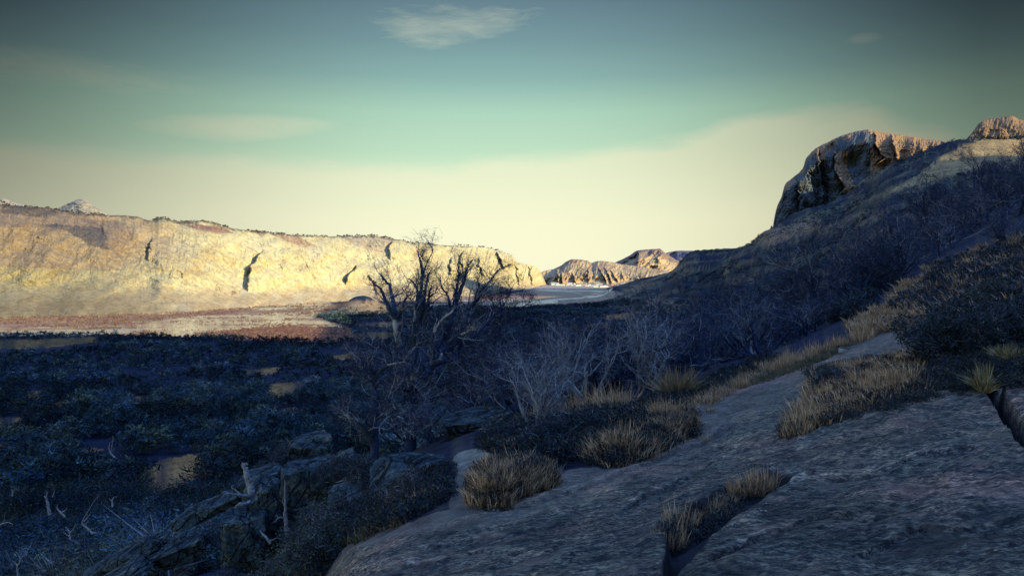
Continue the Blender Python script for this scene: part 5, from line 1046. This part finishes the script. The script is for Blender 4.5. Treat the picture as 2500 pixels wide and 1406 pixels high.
def inclear(px, py, D, s=6):
    jx_ = px+FR.normal(0, s, len(px)); jy_ = py+FR.normal(0, s*.4, len(px)); r = np.zeros(len(px), bool)
    for c in CLEAR: r |= inpoly(jx_, jy_, c) | inpoly(jx_, jy_-2.2*F/D, c) | inpoly(jx_, jy_-1.0*F/D, c) | inpoly(jx_, jy_-3.5*F/D, c)
    return r
def acc_shade(px, py, D, z):
    ok = ~inclear(px, py, D)
    nd = fbm((px-CX)/F*D/30, D/30, o=4, s=200)
    ok &= nd > -.30
    ok &= ~((px > 1480) & (FR.rand(len(px)) < np.clip((z+56)/14, 0, 1)*.93))
    ok &= ~inpoly(px, py, LITP)
    ok &= ~inpoly(px, py, [(960, 752), (1120, 746), (1250, 752), (1400, 744), (1490, 733), (1540, 712), (1500, 690), (900, 690)])
    return ok & (py > 735) & (py < 1470)
def tints(px, D, lo=.5, hi=1.7):
    nd = fbm((px-CX)/F*D/55, D/55, o=4, s=210); t = np.clip(.9+1.5*nd, lo, hi)*np.exp(FR.normal(0, .34, len(px))); dead = (FR.rand(len(px)) < .04+.22*np.clip(nd*2, 0, 1))
    g = np.stack([t, t, t], -1); g[dead] *= np.array((3.6, 2.6, 1.8)); ol = FR.rand(len(px)) < .22; ol &= ~dead; g[ol] *= np.array((2.6, 1.7, .85)); return g
# nearest wood: countable trees that stand out
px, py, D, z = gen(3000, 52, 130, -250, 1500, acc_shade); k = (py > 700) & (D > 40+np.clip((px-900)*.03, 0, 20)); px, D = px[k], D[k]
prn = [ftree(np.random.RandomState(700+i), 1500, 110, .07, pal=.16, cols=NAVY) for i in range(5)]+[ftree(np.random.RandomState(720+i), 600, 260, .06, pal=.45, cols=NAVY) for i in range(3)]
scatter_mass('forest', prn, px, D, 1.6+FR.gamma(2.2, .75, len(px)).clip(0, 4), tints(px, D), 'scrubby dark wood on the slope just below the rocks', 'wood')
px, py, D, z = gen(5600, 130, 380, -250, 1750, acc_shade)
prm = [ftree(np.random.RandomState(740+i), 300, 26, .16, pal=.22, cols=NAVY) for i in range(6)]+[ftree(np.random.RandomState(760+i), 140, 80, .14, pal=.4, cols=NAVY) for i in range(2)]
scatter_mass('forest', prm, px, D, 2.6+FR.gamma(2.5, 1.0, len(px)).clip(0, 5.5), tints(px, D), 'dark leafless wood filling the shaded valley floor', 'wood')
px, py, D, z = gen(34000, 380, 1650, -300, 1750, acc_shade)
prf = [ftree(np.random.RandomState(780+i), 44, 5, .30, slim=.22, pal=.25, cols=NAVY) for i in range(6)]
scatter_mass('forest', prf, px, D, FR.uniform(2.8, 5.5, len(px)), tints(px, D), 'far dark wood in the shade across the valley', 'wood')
# right slope: scattered low scrub
def acc_slope2(px, py, D, z):
    nd = fbm((px-CX)/F*D/60, z/14, o=4, s=221); return (z > -56) & (nd > -.05+np.clip((z+20)/120, 0, .3)) & (py > 560)
px, py, D, z = gen(26000, 130, 1700, 1440, 2100, acc_slope2)
scatter_mass('scrub', [ftree(np.random.RandomState(840+i), 26, 6, .30, slim=.22, pal=.3, cols=NAVY) for i in range(5)], px, D, FR.uniform(1.6, 3.4, len(px)), tints(px, D, .4, 1.5), 'dark scrub covering the lower right-hand slope down to the valley', 'scrub')
def acc_slope(px, py, D, z):
    nd = fbm((px-CX)/F*D/40, z/12, o=4, s=220); return (z > -52) & (nd > .02) & (py < 900) & (py > 280)
px, py, D, z = gen(6500, 110, 800, 1450, 2650, acc_slope)
scatter_mass('scrub', prf, px, D, FR.uniform(.8, 2.0, len(px))*np.interp(D, [110, 500], [.8, 1.4]), tints(px, D, .4, 1.2), 'low dark scrub dotted over the right-hand slope', 'scrub')
# bushes along the rim of the canyon wall
rp, rw = RIM; Vs = []; Cs = []; rgm = np.random.RandomState(91); pm = [ftree(np.random.RandomState(860+i), 30, 0, .4, slim=.28, cols=[(.05, .055, .05), (.09, .06, .05)]) for i in range(4)]
for (a_, b_, n_) in ((-100, 260, 330), (370, 560, 200), (605, 700, 110), (715, 800, 50), (820, 960, 110), (985, 1060, 30), (1120, 1250, 40)):
    for q_ in rgm.uniform(a_, b_, n_):
        i_ = np.argmin(abs(rp-q_)); v_, c_ = pm[rgm.randint(4)]; h_ = rgm.uniform(1.8, 5.0)*rw[i_][1]/1500; p_ = rw[i_]*(1+rgm.uniform(-.004, .02)); p_[2] = rw[i_][2]-rgm.uniform(.3, 2.5)
        Vs.append(v_*h_+p_); Cs.append(c_*rgm.uniform(.7, 1.3))
V_ = np.concatenate(Vs); tag(mesh_obj('scrub', V_, None, np.arange(len(V_)).reshape(-1, 3), mat=M_FOREST, smooth=False, col=np.concatenate(Cs)), 'dark bushes fringing the rim of the pale canyon wall', 'scrub', kind='stuff')
# sunlit flat: rusty scrub
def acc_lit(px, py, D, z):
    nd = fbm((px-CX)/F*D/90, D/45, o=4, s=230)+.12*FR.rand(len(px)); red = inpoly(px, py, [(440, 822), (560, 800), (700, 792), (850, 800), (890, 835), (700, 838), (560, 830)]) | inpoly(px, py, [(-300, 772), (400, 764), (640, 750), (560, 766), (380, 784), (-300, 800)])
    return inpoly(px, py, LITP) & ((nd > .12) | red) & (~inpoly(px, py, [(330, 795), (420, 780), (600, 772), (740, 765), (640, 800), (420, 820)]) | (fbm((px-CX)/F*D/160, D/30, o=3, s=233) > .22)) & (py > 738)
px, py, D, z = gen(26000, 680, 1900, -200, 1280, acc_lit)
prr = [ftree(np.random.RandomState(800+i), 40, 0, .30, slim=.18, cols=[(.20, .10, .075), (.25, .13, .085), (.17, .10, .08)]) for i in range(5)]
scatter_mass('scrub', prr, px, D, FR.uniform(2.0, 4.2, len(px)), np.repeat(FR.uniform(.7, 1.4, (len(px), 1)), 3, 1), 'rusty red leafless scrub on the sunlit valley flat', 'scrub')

# dry grass on the clearings and on the sunlit flat
TANT = [ftree(np.random.RandomState(880+i), 34, 0, .34, slim=.12, R=.8, cols=[(.46, .28, .11), (.34, .19, .08), (.52, .36, .16)]) for i in range(4)]
def acc_clear(px, py, D, z):
    r = np.zeros(len(px), bool); jx_ = px+FR.normal(0, 5, len(px)); jy_ = py+FR.normal(0, 2, len(px))
    for c in CLEAR: r |= inpoly(jx_, jy_, c)
    return r
px, py, D, z = gen(150000, 60, 900, -250, 1700, acc_clear)
scatter_mass('grass', TANT, px, D, FR.uniform(.35, .9, len(px))*np.interp(D, [60, 600], [.7, 1.6]), np.repeat(FR.uniform(.5, 1.3, (len(px), 1)), 3, 1), 'tawny dry grass in the clearings of the dark wood', 'grass')
def acc_flat(px, py, D, z): return inpoly(px, py, LITP) & (py > 738) & (fbm((px-CX)/F*D/70, D/70, o=4, s=240) > -.12+.3*FR.rand(len(px))-.15)
px, py, D, z = gen(22000, 680, 1900, -200, 1180, acc_flat)
scatter_mass('grass', TANT, px, D, FR.uniform(1.0, 2.2, len(px)), np.repeat(FR.uniform(.7, 1.4, (len(px), 1)), 3, 1), 'tawny grass and low growth on the sunlit flat', 'grass')
